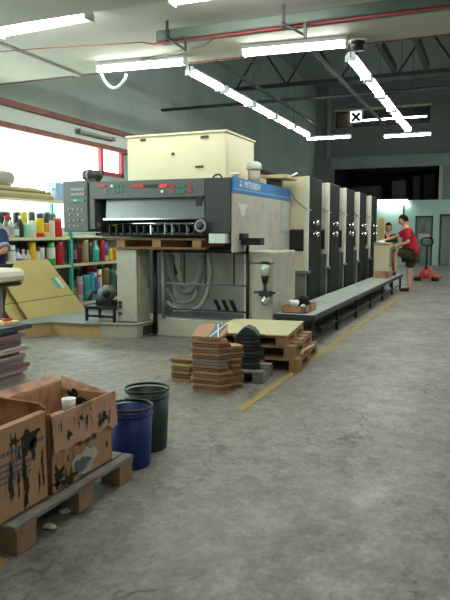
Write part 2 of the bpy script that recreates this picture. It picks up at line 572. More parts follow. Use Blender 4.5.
beam('hanging_channel', 'dark steel channel left of the right row of lights', box(p0.x - .025, p0.x + .025, 8.0, 16.2, 3.96, 4.01), cat='channel')

# ------------------------------------------------------------------ lights
def make_light(label, group):
    r = thing('ceiling_light', label, 'light', (0, 0, 0), group)
    mb = MB().prism([(-.035, .10), (-.075, .045), (.075, .045), (.035, .10)], -.625, .625, 'X')
    mb.build('housing', M_housing, r, world=False)
    pf = [(-.068, .045)] + [(.068 * math.cos(a), .035 - .055 * math.sin(a)) for a in [PI - PI * k / 8 for k in range(9)]] + [(.068, .045)]
    MB().prism(pf, -.605, .605, 'X').build('diffuser', M_diffuser, r, world=False)
    for sx in (-1, 1):
        MB().box(sx * .604, sx * .626, -.074, .074, -.024, .05).build('end_cap', M_housing, r, world=False)
    return r


G_l, G_r, G_s, G_b = 'lights of the left row', 'lights of the right row', 'lights under the near slab', 'short lights at the row ends'
proto = make_light('fluorescent batten at the upper left corner under the near slab', G_s)
proto.location = (-4.43, 5.72, 3.5)
proto.rotation_euler = (0, 0, -.07)
HZ = 3.5
lights = [
    ((-4.29, 7.55, HZ), 0.08, 'fluorescent batten at the slab edge with a white cable loop hanging below', G_s),
    ((-2.23, 7.55, HZ), 0.08, 'fluorescent batten at the slab edge next to the dome camera', G_s),
    ((-2.23, 5.6, HZ), 0.0, 'fluorescent batten cut off by the top edge above the grey duct', G_s),
]
for i in range(5):
    lights.append(((-4.02, 9.0 + 1.3 * i, HZ + .1), PI / 2, f'{ORD[i]} fluorescent batten of the left row, counted from the slab', G_l))
    lights.append(((-1.77, 9.15 + 1.3 * i, HZ + .1), PI / 2, f'{ORD[i]} fluorescent batten of the right row, counted from the slab', G_r))
lights += [
    ((-1.5, 2.6, HZ), 0.0, 'fluorescent batten under the slab above the cardboard boxes', G_s),
    ((1.6, 5.7, HZ), 0.0, 'fluorescent batten under the slab to the right of the aisle', G_s),
    ((1.4, 1.4, HZ), 0.0, 'fluorescent batten under the slab beside the camera', G_s),
    ((-4.6, 1.4, HZ), 0.0, 'fluorescent batten under the slab by the windows', G_s),
]
ROWS = len(lights)
for i in range(7):  # unseen row of battens, added to brighten the upper hall
    lights.append(((1.3, 9.15 + 1.3 * i, HZ + .1), PI / 2, f'{ORD[i]} fluorescent batten of the added unseen row past the aisle, counted from the slab', 'added fill lights of the row past the aisle'))
for i in range(5):  # out-of-view battens added to lift the mint back wall
    lights.append(((.6, 20.0 + 1.5 * i, HZ + .1), PI / 2, f'{ORD[i]} fluorescent batten of the added unseen deep row by the back doors, counted from the camera', 'added fill lights of the deep row'))
for loc, rz, lb, g in lights:
    o = dup(proto, loc, rz, lb)
    o['group'] = g
    if 'row' in g:
        o.scale = (.88, 1, 1)
for x0, x1, y, lb in ((307, 351, 139.6, 'short fluorescent batten crossing the far end of the left row'), (384, 431, 137.2, 'short fluorescent batten crossing the far end of the right row')):
    a, b_ = on_y(x0, y, 15.75), on_y(x1, y, 15.75)
    o = dup(proto, ((a.x + b_.x) / 2, 15.75, a.z + .0), 0.0, lb)
    o.scale = ((b_.x - a.x) / 1.25, .75, .75)
    o['group'] = G_b
o = dup(proto, (-3.85, YB - .14, 2.68), 0, 'fluorescent batten on the mint back wall above the red shirted man')
o['group'] = 'wall lights'
o = dup(proto, (-3.95, YB + .14, 6.12), 0, 'long fluorescent batten inside the clerestory opening by the fan')
o.scale = (2.2, .8, .7)
o['group'] = 'wall lights'

# exhaust fan in the clerestory opening
fc = on_y(356, 117, YB + .05)
t = thing('exhaust_fan', 'white framed exhaust fan with four dark blades in the clerestory opening', 'fan', (fc.x, YB + .05, fc.z - .27))
box(fc.x - .27, fc.x + .27, YB + .08, YB + .1, fc.z - .25, fc.z + .27).build('daylight_pane', mat('fan_daylight', (236, 255, 250), 0.5, emit=2.0, emit_col=(236, 255, 248)), t)
mb = MB()
for a, b_, c_, d_ in ((-.3, -.24, -.28, .3), (.24, .3, -.28, .3), (-.3, .3, -.28, -.22), (-.3, .3, .24, .3)):
    mb.box(fc.x + a, fc.x + b_, YB + .0, YB + .1, fc.z + c_, fc.z + d_)
mb.build('frame', M_white, t)
for k in range(4):
    a = PI / 4 + k * PI / 2
    M = Matrix.Translation((fc.x, YB + .04, fc.z)) @ Matrix.Rotation(a, 4, 'Y') @ Matrix.Rotation(.35, 4, 'X')
    MB().box(.02, .24, -.008, .008, -.06, .06, M=M).build('blade', M_black, t)
MB().lathe([(.001, -.03), (.05, -.03), (.05, .03), (.001, .03)], (fc.x, YB + .04, fc.z), 14, axis='Y').build('hub', M_black, t)
p = on_y(344, 116, YB + .1)
tag(box(p.x - .35, p.x + .3, YB + .25, YB + .6, 5.853, 6.5).build('brown_crate', mat('brown_board', (104, 82, 62), 0.7)), 'brown board box stored in the clerestory opening beside the fan', 'crate')
# dim things in the dark store room
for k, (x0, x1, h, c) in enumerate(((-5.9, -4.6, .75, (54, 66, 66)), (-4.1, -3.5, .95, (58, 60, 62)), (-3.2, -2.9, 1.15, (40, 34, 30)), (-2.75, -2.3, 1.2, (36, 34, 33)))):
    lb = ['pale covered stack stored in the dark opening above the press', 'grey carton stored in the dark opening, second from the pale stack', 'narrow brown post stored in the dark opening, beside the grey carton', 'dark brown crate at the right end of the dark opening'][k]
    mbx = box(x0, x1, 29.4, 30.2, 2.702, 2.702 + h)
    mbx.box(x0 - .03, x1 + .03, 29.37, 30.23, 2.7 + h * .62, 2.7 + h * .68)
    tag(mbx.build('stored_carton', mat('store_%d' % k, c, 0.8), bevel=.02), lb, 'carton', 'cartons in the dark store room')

# ------------------------------------------------------------------ ceiling services
t = thing('cable_trunking', 'thick grey trunking hung under the near slab on brackets', 'trunking', (-1.7, 6.4, 3.35))
TR0, TR1, TRY = -3.42, 3.9, 6.42
mb = MB().box(TR0, TR1, TRY - .09, TRY + .09, 3.40, 3.52)
mb.build('duct', M_duct, t, bevel=.02)
for bx in (-3.27, -1.98, -.3, 1.6):
    q = MB()
    q.box(bx - .012, bx + .012, TRY - .11, TRY - .085, 3.38, 3.598)
    q.box(bx - .01, bx + .24, TRY - .12, TRY - .095, 3.392, 3.408)
    q.tube([(bx, TRY - .12, 3.42), (bx + .23, TRY - .11, 3.27)], .014, 6)
    q.box(bx + .215, bx + .245, TRY - .125, TRY - .095, 3.255, 3.4)
    q.build('hanging_bracket', M_dark, t)
q = MB().tube([(-3.45, TRY - .07, 3.386), (XR - .1, TRY - .07, 3.386)], .012, 8)
tag(MB().tube([(-7.1, TRY - .05, 3.59), (-5.0, TRY - .07, 3.5), (-3.6, TRY - .07, 3.42), (-3.46, TRY - .07, 3.386)], .007, 6).build('ceiling_wire', M_redoxide), 'thin brown wire sagging from the slab to the left end of the grey trunking', 'wire')
tag(q.build('sprinkler_pipe', M_redpipe), 'thin red pipe running along the bottom of the grey trunking', 'pipe')
t = thing('dome_camera', 'small dark dome camera under the slab edge beside the bright batten', 'camera', (-1.52, 7.8, 3.48))
MB().lathe([(.001, 0), (.07, .01), (.09, .06), (.09, .12)], (-1.52, 7.8, 3.48), 16).build('dome', M_black, t)
MB().lathe([(.1, .1), (.1, .12), (.001, .12)], (-1.52, 7.8, 3.48), 16).build('ceiling_mount', M_white, t)
q = MB()
pts = []
for k in range(15):
    u = k / 14
    x_, y_ = 101.5 + 25 * u, 74 + 14 * math.sin(PI * u) ** .7
    pts.append(on_y(x_, y_, 7.5))
q.tube(pts, .018, 8)
tag(q.build('hanging_cable', M_white), 'white cable loop hanging below the batten at the slab edge', 'cable')
q = MB().tube([(-4.9, 7.6, 3.585), (-4.2, 7.5, 3.585), (-3.3, 7.3, 3.585), (-2.9, 6.9, 3.585)], .008, 6)
tag(q.build('ceiling_wire', M_duct), 'thin grey wire stapled to the slab between trunking and batten', 'wire')
p0, p1 = on_x(83, 124, -7.0), on_x(118, 134, -7.0)
q = MB().tube([(XL + .12, p0.y, 3.22), (XL + .12, p1.y, 3.22)], .03, 8)
q.box(XL, XL + .13, p0.y, p0.y + .04, 3.19, 3.27)
q.box(XL, XL + .13, p1.y - .04, p1.y, 3.19, 3.27)
tag(q.build('wall_lamp', M_greypanel), 'unlit grey tube fitting on the left wall between the red rails', 'light')

# ------------------------------------------------------------------ PRINTING PRESS
SX = -2.78
pr = thing('printing_press', 'long grey and cream offset printing press with blue stripe and five tall units', 'printing press', (-3.6, 7.4, 0))
# delivery body and side wall
mb = MB()
mb.box(-4.78, SX - .02, 7.45, 9.3, 1.36, 2.0)
mb.box(-4.78, SX - .02, 8.02, 9.3, 0.2, 1.36)
mb.build('delivery_body', M_console, pr)
side = [(7.02, 1.12), (7.02, 1.82), (9.3, 1.82), (9.33, 1.7), (9.5, 1.3), (9.62, .8), (9.64, .3), (8.96, .3), (8.96, 1.12)]
MB().prism(side, SX - .03, SX, 'X').build('side_wall', M_taupe, pr)
st = MB().prism([(7.02, 1.825), (7.02, 2.0), (9.28, 2.0), (9.3, 1.825)], SX - .03, SX + .004, 'X').build('blue_stripe', M_blue, pr)
box(SX + .003, SX + .007, 7.02, 9.3, 1.862, 1.872).build('pinstripe', mat('pale_blue_line', (150, 190, 226), 0.4), st)
MX = Matrix(((0, 0, 1, SX + .005), (1, 0, 0, 7.36), (0, 1, 0, 1.895), (0, 0, 0, 1)))
MB().mesh(text_mesh('MITSUBISHI', .115), MX).build('lettering', M_white, st)
mb = MB()
for k in range(3):
    a = PI / 2 + k * 2 * PI / 3
    c0 = Vector((7.24, 1.928))
    e = Vector((math.cos(a), math.sin(a)))
    n_ = Vector((-e.y, e.x))
    mb.prism([tuple(c0 + v) for v in (e * 0, e * .027 + n_ * .0156, e * .054, e * .027 - n_ * .0156)], SX + .004, SX + .007, 'X')
mb.build('emblem', M_white, st)
MB().prism([(7.16, 1.70), (7.47, 1.70), (7.36, 1.56), (7.27, 1.56)], SX, SX + .004, 'X').build('sticker', M_white_wall, pr)
box(SX, SX + .015, 8.86, 9.22, 1.36, 1.78).build('side_plate', mat('pale_grey_plate', (176, 182, 178), 0.4, var=.05), pr, bevel=.006)
# lower right corner body with the lubricator
lc = box(-2.80, -2.41, 7.4, 8.36, 0, 1.125).build('corner_cabinet', M_creamgrey, pr, bevel=.02)
box(-2.80, -2.40, 7.385, 7.4, .98, .99).build('panel_seam', M_dark, lc)
# console
cp = MB().box(-5.17, -4.79, 7.0, 7.5, 1.365, 2.02).build('control_cabinet', M_console, pr, bevel=.01)


def plate(px0, py0, px1, py1, name, m, par, Y=7.0, th=.012, bev=0.0):
    a, b_ = on_y(px0, py0, Y), on_y(px1, py1, Y)
    return box(a.x, b_.x, Y - th, Y + .002, a.z, b_.z).build(name, m, par, bevel=bev)


M_disp = mat('dim_display', (120, 116, 104), 0.3)
M_green = mat('green_button', (40, 130, 96), 0.4)
M_red = mat('red_button', (196, 34, 44), 0.4)
M_redlamp = mat('lit_red_display', (230, 40, 50), 0.4, emit=.3, emit_col=(255, 30, 40))
M_greenlamp = mat('lit_green_display', (90, 220, 150), 0.4, emit=.35, emit_col=(90, 230, 150))
plate(71, 188, 85, 191, 'display', M_disp, cp)
plate(71, 193, 85, 195.5, 'display', M_disp, cp)
dsp = plate(71, 199, 85, 201.8, 'display', M_green, cp)
plate(74, 199.8, 77, 201, 'readout', M_greenlamp, dsp, 6.99)
for yy, xs in ((209.5, (69.5, 74, 78, 82.5)), (215, (70, 79)), (220.5, (69.5, 74, 78.5, 83)), (226, (70, 74.5, 78.5))):
    for xx in xs:
        c = on_y(xx, yy, 7.0)
        MB().lathe([(.011, 0), (.011, .012), (.001, .016)], (c.x, 7.0, c.z), 10, axis='Y').build('push_button', M_white, cp)
hd = MB()
hd.box(-4.775, -3.14, 7.02, 7.5, 1.78, 2.0)
hood = hd.build('control_panel', M_console, pr, bevel=.008)
for x0, x1, m in ((98, 106, M_red), (111, 113, M_white), (113.5, 116, M_green), (117, 119.5, M_green), (120.5, 123, M_green), (132, 144, M_red), (144.5, 157, M_black),
                  (160, 167.5, M_redlamp), (171, 175, M_red), (177, 179, M_green), (180, 182, M_green), (183, 185, M_green), (189, 192, M_red)):
    plate(x0, 184.8, x1, 187.2, 'push_button', m, hood, 7.02)
for x0, x1, m in ((104, 107, M_disp), (113.5, 116, M_green), (117, 119.5, M_green), (120.5, 123, M_green), (161, 163.5, M_white), (171, 174, M_red), (177, 179, M_green), (180, 182, M_green), (183, 185, M_green), (189, 192, M_red)):
    plate(x0, 190.2, x1, 192.6, 'push_button', m, hood, 7.02)
box(-4.775, -4.70, 7.02, 7.5, 1.4, 1.78).build('panel_pillar', M_console, pr)
# polished guard sheet, leaning back a little, with its bright lower lip
sh = MB()
sh.add([(-4.6, 7.12, 1.53), (-3.15, 7.12, 1.53), (-3.15, 7.15, 1.78), (-4.6, 7.15, 1.78), (-4.6, 7.14, 1.53), (-3.15, 7.14, 1.53), (-3.15, 7.17, 1.78), (-4.6, 7.17, 1.78)],
       [(0, 1, 2, 3), (7, 6, 5, 4), (0, 4, 5, 1), (1, 5, 6, 2), (2, 6, 7, 3), (3, 7, 4, 0)])
gs = sh.build('guard_sheet', M_sheen, pr)
box(-4.6, -3.15, 7.06, 7.12, 1.515, 1.535).build('lower_lip', M_chrome, gs)
# delivery mechanism below the sheet
box(-4.78, -3.12, 7.3, 7.44, 1.30, 1.52).build('delivery_bay', M_black, pr)
MB().tube([(-4.66, 7.2, 1.47), (-3.15, 7.2, 1.47)], .03, 14).build('roller', M_chrome, pr)
MB().tube([(-4.75, 7.12, 1.335), (-3.12, 7.12, 1.335)], .02, 8).build('lower_bar', M_dark, pr)
for k in range(14):
    xx = -4.52 + k * .1
    q = MB().box(xx - .022, xx + .022, 7.1, 7.24, 1.36, 1.42).box(xx - .008, xx + .008, 7.08, 7.12, 1.33, 1.45)
    q.build('gripper', M_chrome if k in (6, 8, 9, 11) else M_black, pr)
MB().lathe([(.035, 0), (.06, 0), (.06, .03), (.03, .03), (.03, .06), (.001, .06)], (-4.70, 7.1, 1.43), 16, axis='Y').build('end_knob', M_dark, pr)
# dark slab at right with handwheel
ds = box(-3.14, SX - .031, 7.0, 7.45, 1.352, 1.998).build('end_cover', M_console_d, pr, bevel=.01)
box(-3.145, -3.138, 6.995, 7.0, 1.36, 1.99).build('cover_seam', M_black, ds)
plate(196, 197, 202, 206, 'switch_plate', M_black, pr, 7.0)
c = on_y(200.5, 226, 6.94)
hw = MB()
hw.tube([(c.x + .062 * math.cos(2 * PI * k / 24), 6.94, c.z + .062 * math.sin(2 * PI * k / 24)) for k in range(25)], .016, 8, caps=False)
hwl = hw.build('handwheel', M_greypanel, pr)
MB().lathe([(.001, .04), (.04, .04), (.045, 0), (.03, -.08), (.001, -.08)], (c.x, 6.96, c.z), 16, axis='Y').build('wheel_hub', M_dark, hwl)
# dark bits under the slab and on the side
plate(215.5, 233.6, 231, 243, 'white_box', M_white_wall, pr, 7.12, .2)
box(-3.10, -2.73, 7.2, 7.39, 1.265, 1.345).build('sensor_arm', M_black, pr)
box(-2.90, -2.53, 7.25, 7.398, 1.205, 1.29).build('sensor_box', M_black, pr)
# plinth, recess and guard frame
box(-4.06, -2.80, 7.42, 8.05, 0, .235).build('plinth', M_creamgrey, pr, bevel=.01)
box(-4.06, -2.80, 7.95, 8.03, .235, 1.12).build('recess_panel', mat('light_recess_panel', (190, 190, 182), .5, var=.06), pr)
lp = MB().prism([(7.55, .235), (7.95, .235), (7.95, .27), (7.72, .255)], -4.0, -2.82, 'X').build('sloped_tray', M_bluegrey, pr)
for k in range(3):
    xx = -3.44 + k * .115
    MB().add([(xx, 7.94, .45), (xx + .05, 7.94, .45), (xx + .12, 7.94, .31), (xx + .06, 7.94, .31), (xx, 7.955, .45), (xx + .05, 7.955, .45), (xx + .12, 7.955, .31), (xx + .06, 7.955, .31)],
             [(0, 1, 2, 3), (7, 6, 5, 4), (0, 4, 5, 1), (1, 5, 6, 2), (2, 6, 7, 3), (3, 7, 4, 0)]).build('slot', M_black, pr)
gf = MB()
gf.tube([(-4.0, 7.4, 1.115), (-2.73, 7.4, 1.115)], .018, 8)
gf.tube([(-2.74, 7.38, .03), (-2.74, 7.38, 1.2)], .022, 8)
gf.tube([(-4.04, 7.4, .03), (-4.04, 7.4, 1.13)], .03, 8)
gfo = gf.build('guard_frame', M_black, pr)
for zz, m in ((.70, M_bluegrey), (.37, M_dark)):
    MB().tube([(-3.98, 7.4, zz), (-2.76, 7.4, zz)], .011, 8).build('guard_rail', m, gfo)
for xx in (-3.62, -3.32, -2.93):
    MB().tube([(xx, 7.41, .70), (xx, 7.41, 1.11)], .012, 8).build('guard_rod', M_dark, gfo)
MB().tube([(-3.92, 7.4, .24), (-3.92, 7.4, 1.13)], .024, 8).build('silver_post', M_greyhose, gfo)
mb = MB().add([(-3.9, 7.6, 1.05), (-3.82, 7.6, .8), (-3.9, 7.6, .8), (-3.9, 7.63, 1.05), (-3.82, 7.63, .8), (-3.9, 7.63, .8)], [(0, 1, 2), (5, 4, 3), (0, 3, 4, 1), (1, 4, 5, 2), (2, 5, 3, 0)])
mb.build('dark_bracket', M_black, pr)


def arc(pts2, Y, n=18):
    """smooth curve through control points (x,z) at depth Y"""
    P = [Vector((a, Y + (q[0] if q else 0), b_)) for a, b_, *q in pts2]
    out = []
    for i in range(len(P) - 1):
        p0, p1, p2, p3 = P[max(i - 1, 0)], P[i], P[i + 1], P[min(i + 2, len(P) - 1)]
        for k in range(6):
            u = k / 6
            out.append(.5 * ((2 * p1) + (p2 - p0) * u + (2 * p0 - 5 * p1 + 4 * p2 - p3) * u * u + (3 * p1 - p0 - 3 * p2 + p3) * u ** 3))
    out.append(P[-1])
    return out


MB().tube(arc([(-3.32, 1.1), (-3.28, .85), (-3.32, .62), (-3.42, .42), (-3.58, .34), (-3.76, .35), (-3.92, .44)], 7.5), .03, 10).build('hose', M_greyhose, pr)
MB().tube(arc([(-3.92, 1.06), (-3.90, .80), (-3.82, .64), (-3.70, .58), (-3.58, .64), (-3.5, .8), (-3.47, 1.06)], 7.62), .05, 10).build('hose', M_greyhose, pr)
MB().tube(arc([(-3.95, .62), (-3.85, .48), (-3.7, .44), (-3.55, .5), (-3.5, .62)], 7.56), .03, 10).build('hose', M_greyhose, pr)
MB().tube(arc([(-3.74, 1.08), (-3.75, .9), (-3.7, .72)], 7.55), .025, 8).build('hose', M_greyhose, pr)
# lubricator on the corner cabinet
LX, LY = on_y(264.5, 270, 7.3).x, 7.32
zc = lambda y: on_y(264.5, y, LY).z
lub = MB().lathe([(.028, zc(284)), (.05, zc(276.5)), (.05, zc(275.5))], (LX, LY, 0), 16).build('lubricator', M_black, pr)
MB().lathe([(.05, zc(275.5)), (.047, zc(263.5))], (LX, LY, 0), 18).build('glass_cup', mat('cloudy_glass', (206, 210, 210), 0.2, var=.05, metal=.2), lub)
MB().lathe([(.052, zc(263.6)), (.052, zc(261.5)), (.001, zc(261.2))], (LX, LY, 0), 18).build('cap', M_black, lub)
MB().tube([(LX, LY, zc(284)), (LX, LY, zc(294))], .022, 10).build('stem', M_dark, lub)
MB().box(LX - .14, LX + .13, LY - .01, LY + .02, zc(293.6), zc(291.6)).box(LX - .07, LX + .07, LY - .03, LY + .085, zc(296), zc(291)).build('clamp_bar', M_dark, lub)
MB().lathe([(.04, zc(305)), (.045, zc(303)), (.045, zc(296))], (LX, LY, 0), 16).build('steel_cup', M_chrome, lub)
# five printing units
for i, ys in enumerate((9.35, 10.67, 12.02, 13.35, 14.75)):
    ye = ys + .80
    x0 = -4.6
    u = MB().box(x0, -2.500, ys, ye, .3, 2.19).build('printing_unit', M_unit, pr, bevel=.03)
    xin = -2.79 if i == 0 else x0
    fc_ = MB()
    fc_.box(x0, -2.570, ys - .03, ys, 1.40, 2.18)
    fc_.box(x0, -2.570, ys - .03, ys, .78, 1.08)
    fc_.build('front_cover', M_cream if i == 0 else M_creamgrey, u, bevel=.01)
    MB().box(-2.570, -2.498, ys - .035, ys + .015, .78, 2.185).build('edge_strip', M_strip, u, bevel=.012)
    MB().box(-2.80, -2.575, ys - .06, ys, 1.09, 1.39).build('junction_box', M_black, u, bevel=.01)
    MB().box(x0, -2.470, ys - .14, ys + .02, .75, .79).build('step_plate', M_unitgrey, u)
    MB().box(x0, -2.520, ys - .1, ys, .3, .75).build('lower_cover', M_unitgrey, u)
    MB().box(x0, -2.530, ye, ys + 1.32 if i < 4 else ye + .3, .3, 1.0).build('link_casing', M_black, u)
    for zz in (1.5, 1.33):
        q = MB().tube([(-2.510, ys + .16, zz), (-2.430, ys + .16, zz)], .022, 10)
        q.lathe([(.001, -.035), (.03, -.03), (.045, 0), (.03, .03), (.001, .035)], (-2.410, ys + .16, zz), 12, axis='X')
        q.lathe([(.001, -.02), (.04, -.02), (.04, .02), (.001, .02)], (-2.490, ys + .36, zz), 12, axis='X')
        q.build('adjusting_knob', M_chrome, u)
    MB().tube([(-2.78, ys - .04, 1.98), (-2.700, ys - .05, 1.84), (-2.520, ys - .05, 1.70), (-2.490, ys + .1, 1.69)], .008, 6).build('thin_pipe', M_greyhose, u)
    if i in (1, 2, 3):
        MB().box(-2.499, -2.492, ys + .1, ys + .7, .55, 1.2).build('side_door', M_unit, u, bevel=.003)
box(-4.6, -2.540, 9.75, 15.2, 0, .31).build('machine_base', M_black, pr)
# cables that loop over from the hood to the first unit

# cream cabinet on the press
t = thing('equipment_cabinet', 'big cream sheet metal cabinet sitting on top of the press', 'cabinet', (-4.0, 8.55, 2.0))
box(-4.79, -3.28, 8.0, 9.1, 2.002, 2.68).build('body', M_cream, t, bevel=.015)
box(-4.81, -3.26, 7.985, 9.115, 2.68, 2.71).build('top_cover', M_cream, t, bevel=.008)
for (x0, y0, x1, y1) in ((201, 135.8, 208.5, 138), (140.5, 139, 146, 141.2), (195.5, 165.8, 203.5, 167.8)):
    plate(x0, y0, x1, y1, 'latch', M_dark, t, 8.0)
c = on_y(173, 154, 8.0)
MB().lathe([(.02, 0), (.02, .02), (.001, .02)], (c.x, 8.0, c.z), 12, axis='Y').build('lock', M_dark, t)
MB().box(-3.281, -3.272, 8.05, 9.05, 2.05, 2.62).build('side_door', M_cream, t, bevel=.003)
# things on the hood
c = on_y(254, 178, 8.5)
t = thing('plastic_jar', 'white two tier plastic jar standing beside the cream cabinet', 'jar', (c.x, 8.5, 2.002))
MB().lathe([(.085, 0), (.085, .2), (.075, .22)], (c.x, 8.5, 2.002), 18).build('body', M_creamgrey, t)
MB().lathe([(.105, .22), (.105, .27), (.09, .31), (.05, .33), (.001, .33)], (c.x, 8.5, 2.002), 18).build('lid', M_white_wall, t)
c = on_y(235, 177, 7.6)
tag(MB().lathe([(.04, 0), (.04, .06), (.06, .07), (.05, .1), (.001, .11)], (c.x, 7.6, 2.002), 14).build('small_tin', M_creamgrey), 'small grey cream tin at the press edge below the cabinet', 'tin')
t = thing('paper_tray', 'beige tray bridging the press hood and the first unit', 'tray', (-2.85, 8.95, 2.0))
box(-3.0, -2.64, 8.62, 9.2, 2.11, 2.16).build('tray', mat('beige_tray', (190, 176, 124), 0.5), t, bevel=.005)
box(-2.95, -2.84, 8.7, 9.1, 2.002, 2.11).build('foot', M_dark, t)
MB().tube([(-2.66, 8.9, 2.15), (-2.57, 8.95, 2.2)], .015, 8).build('handle', M_white, t)
c = on_y(96, 176, 7.25)
t = thing('blower_motor', 'grey round blower motor lying on top of the control cabinet', 'motor', (-4.87, 7.25, 2.02))
MB().lathe([(.001, -.13), (.06, -.13), (.075, -.1), (.075, -.02), (.062, 0), (.062, .12), (.001, .13)], (-4.87, 7.25, 2.107), 20, axis='X').build('casing', M_dark, t)
MB().box(-4.95, -4.78, 7.2, 7.3, 2.022, 2.06).build('foot', M_black, t)
MB().lathe([(.08, -.06), (.08, -.03)], (-4.87, 7.25, 2.107), 20, axis='X').build('band', M_greypanel, t)
tag(MB().tube(arc([(-3.17, 2.014), (-3.14, 2.05), (-3.08, 2.06), (-3.04, 2.014)], 7.3), .012, 6).build('lifting_eye', M_black), 'small black lifting eye on the hood edge above the handwheel', 'hook')

# delivery pile pallet seen under the console
M_pile = mat('dark_pile_wood', (132, 98, 68), .8, var=.2, scale=6, dirt=(70, 56, 44), dirt_amt=.7, dirt_scale=5)
t = thing('pile_board', 'brown wooden pile board waiting under the delivery rollers', 'pallet', (-3.8, 7.5, 1.148))
box(-4.62, -3.2, 7.14, 7.9, 1.262, 1.285).build('deck', M_pile, t)
for xx in (-4.4, -3.88, -3.32):
    box(xx - .06, xx + .06, 7.15, 7.9, 1.172, 1.262).build('block', M_wood, t)
box(-4.62, -3.2, 7.16, 7.26, 1.148, 1.172).build('bottom_board', M_pile, t)

# ------------------------------------------------------------------ walkway beside the press
t = thing('walkway_platform', 'low grey steel walkway along the press units', 'platform', (-2.15, 11.5, 0))
mb = MB().box(-2.40, -1.89, 7.38, 15.75, .335, .37)
mb.build('deck', M_deck, t)
MB().box(-1.905, -1.885, 7.38, 15.75, .315, .375).build('edge_rail', M_dark, t)
MB().box(-2.40, -1.89, 7.37, 7.385, .315, .375).build('edge_rail', M_dark, t)
y = 7.46
while y < 15.8:
    MB().box(-1.96, -1.92, y, y + .04, 0, .335).build('leg', M_black, t)
    y += 1.37
MB().box(-2.38, -2.34, 7.46, 7.5, 0, .335).build('leg', M_black, t)
MB().box(-2.38, -2.34, 15.68, 15.72, 0, .335).build('leg', M_black, t)
MB().box(-2.36, -2.33, 7.52, 15.66, .005, .335).build('deck_shade_panel', M_black, t)  # black sheet standing in for the deep shade under the deck
MB().tube([(-1.94, 7.5, .12), (-1.94, 15.7, .12)], .015, 6).build('stretcher', M_black, t)
MB().lathe([(.048, -.02), (.048, .02)], (-1.925, 7.74, .15), 18, axis='Y').build('castor_wheel', M_black, t)
# floor box tray on walkway with rags
bx0, bx1, by0, by1 = -2.34, -2.04, 7.52, 8.05
t = thing('cardboard_tray', 'shallow brown cardboard tray of rags on the near end of the walkway', 'box', (-2.19, 7.8, .37))
mb = MB().box(bx0, bx1, by0, by1, .372, .382)
mb.box(bx0, bx1, by0, by0 + .01, .372, .46).box(bx0, bx1, by1 - .01, by1, .372, .46).box(bx0, bx0 + .01, by0, by1, .372, .46).box(bx1 - .01, bx1, by0, by1, .372, .46)
mb.build('walls', M_card, t)


def crumple(c, sx, sy, sz, seed, n=3):
    rnd = random.Random(seed)
    bm = bmesh.new()
    bmesh.ops.create_icosphere(bm, subdivisions=n, radius=1)
    offs = [(Vector((rnd.uniform(-1, 1), rnd.uniform(-1, 1), rnd.uniform(-1, 1))).normalized(), rnd.uniform(.1, .35)) for _ in range(16)]
    for v in bm.verts:
        d = v.co.normalized()
        k = 1 + sum(a * max(0, d.dot(o) - .72) * 2.6 for o, a in offs) - .18 * sum(max(0, d.dot(-o) - .86) * 4 for o, a in offs)
        v.co = Vector((d.x * k * sx, d.y * k * sy, max(-.8, d.z * k) * sz)) + Vector(c)
    me = bpy.data.meshes.new('crumple')
    bm.to_mesh(me)
    bm.free()
    return MB().mesh(me, smooth=False)


tag(crumple((-2.245, 7.66, .455), .06, .07, .06, 3).build('crumpled_rag', M_white), 'crumpled white rag in the brown tray on the walkway', 'rag')
tag(crumple((-2.17, 7.91, .47), .075, .08, .08, 5).build('crumpled_rag', M_blackcloth), 'crumpled black rag behind the white rag in the tray', 'rag')
tag(crumple((-2.105, 7.64, .43), .035, .05, .045, 8).build('crumpled_rag', M_white_wall), 'small pale rag at the front right corner of the brown tray', 'rag')

# ------------------------------------------------------------------ steel column cabinet on its base
bp_ = [(-5.7, 6.52), (-5.50, 6.55), (-5.34, 6.9), (-4.75, 6.93), (-4.16, 7.1), (-4.11, 7.55), (-5.55, 8.1), (-5.82, 7.2)]
t = thing('floor_base', 'low floor base with beige front boards around the delivery end', 'base', (-5.1, 7.2, 0))
MB().prism(bp_, 0, .165, 'Z').build('platform', mat('beige_board_front', (216, 180, 128), 0.7, var=.08, dirt=(170, 150, 112), dirt_amt=.4), t)
bp2 = [(-5.71, 6.50), (-5.49, 6.53), (-5.33, 6.88), (-4.75, 6.91), (-4.14, 7.08), (-4.09, 7.56), (-5.56, 8.12), (-5.83, 7.2)]
MB().prism(bp2, .165, .18, 'Z').build('top_plate', mat('grey_top_plate', (122, 126, 124), 0.45, var=.12, dirt=(110, 114, 112), dirt_amt=.5), t)
MB().prism([(-4.60, 6.965), (-4.14, 7.09), (-4.095, 7.55), (-4.2, 7.56), (-4.2, 7.15), (-4.6, 7.05)], .005, .185, 'Z').build('corner_guard', M_creamgrey, t)
for k in range(3):
    box(-4.112 + .0, -4.09, 7.2 + k * .1, 7.26 + k * .1, .03, .15).build('vent', M_dark, t)
t = thing('column_cabinet', 'narrow cream grey cabinet column standing under the console', 'cabinet', (-4.35, 7.35, .18))
box(-4.5, -4.2, 7.2, 7.56, .187, 1.14).build('body', M_creamgrey, t, bevel=.012)
for yy, hh in ((301, 2.5), (305, 2.5), (312, 1.5)):
    plate(118.5, yy, 122, yy + hh + 1.2, 'switch', M_dark, t, 7.2, .01)
box(-4.2, -4.188, 7.26, 7.5, .3, 1.05).build('side_door', M_creamgrey, t, bevel=.004)
box(-4.19, -4.17, 7.46, 7.49, .62, .75).build('handle', M_greypanel, t)

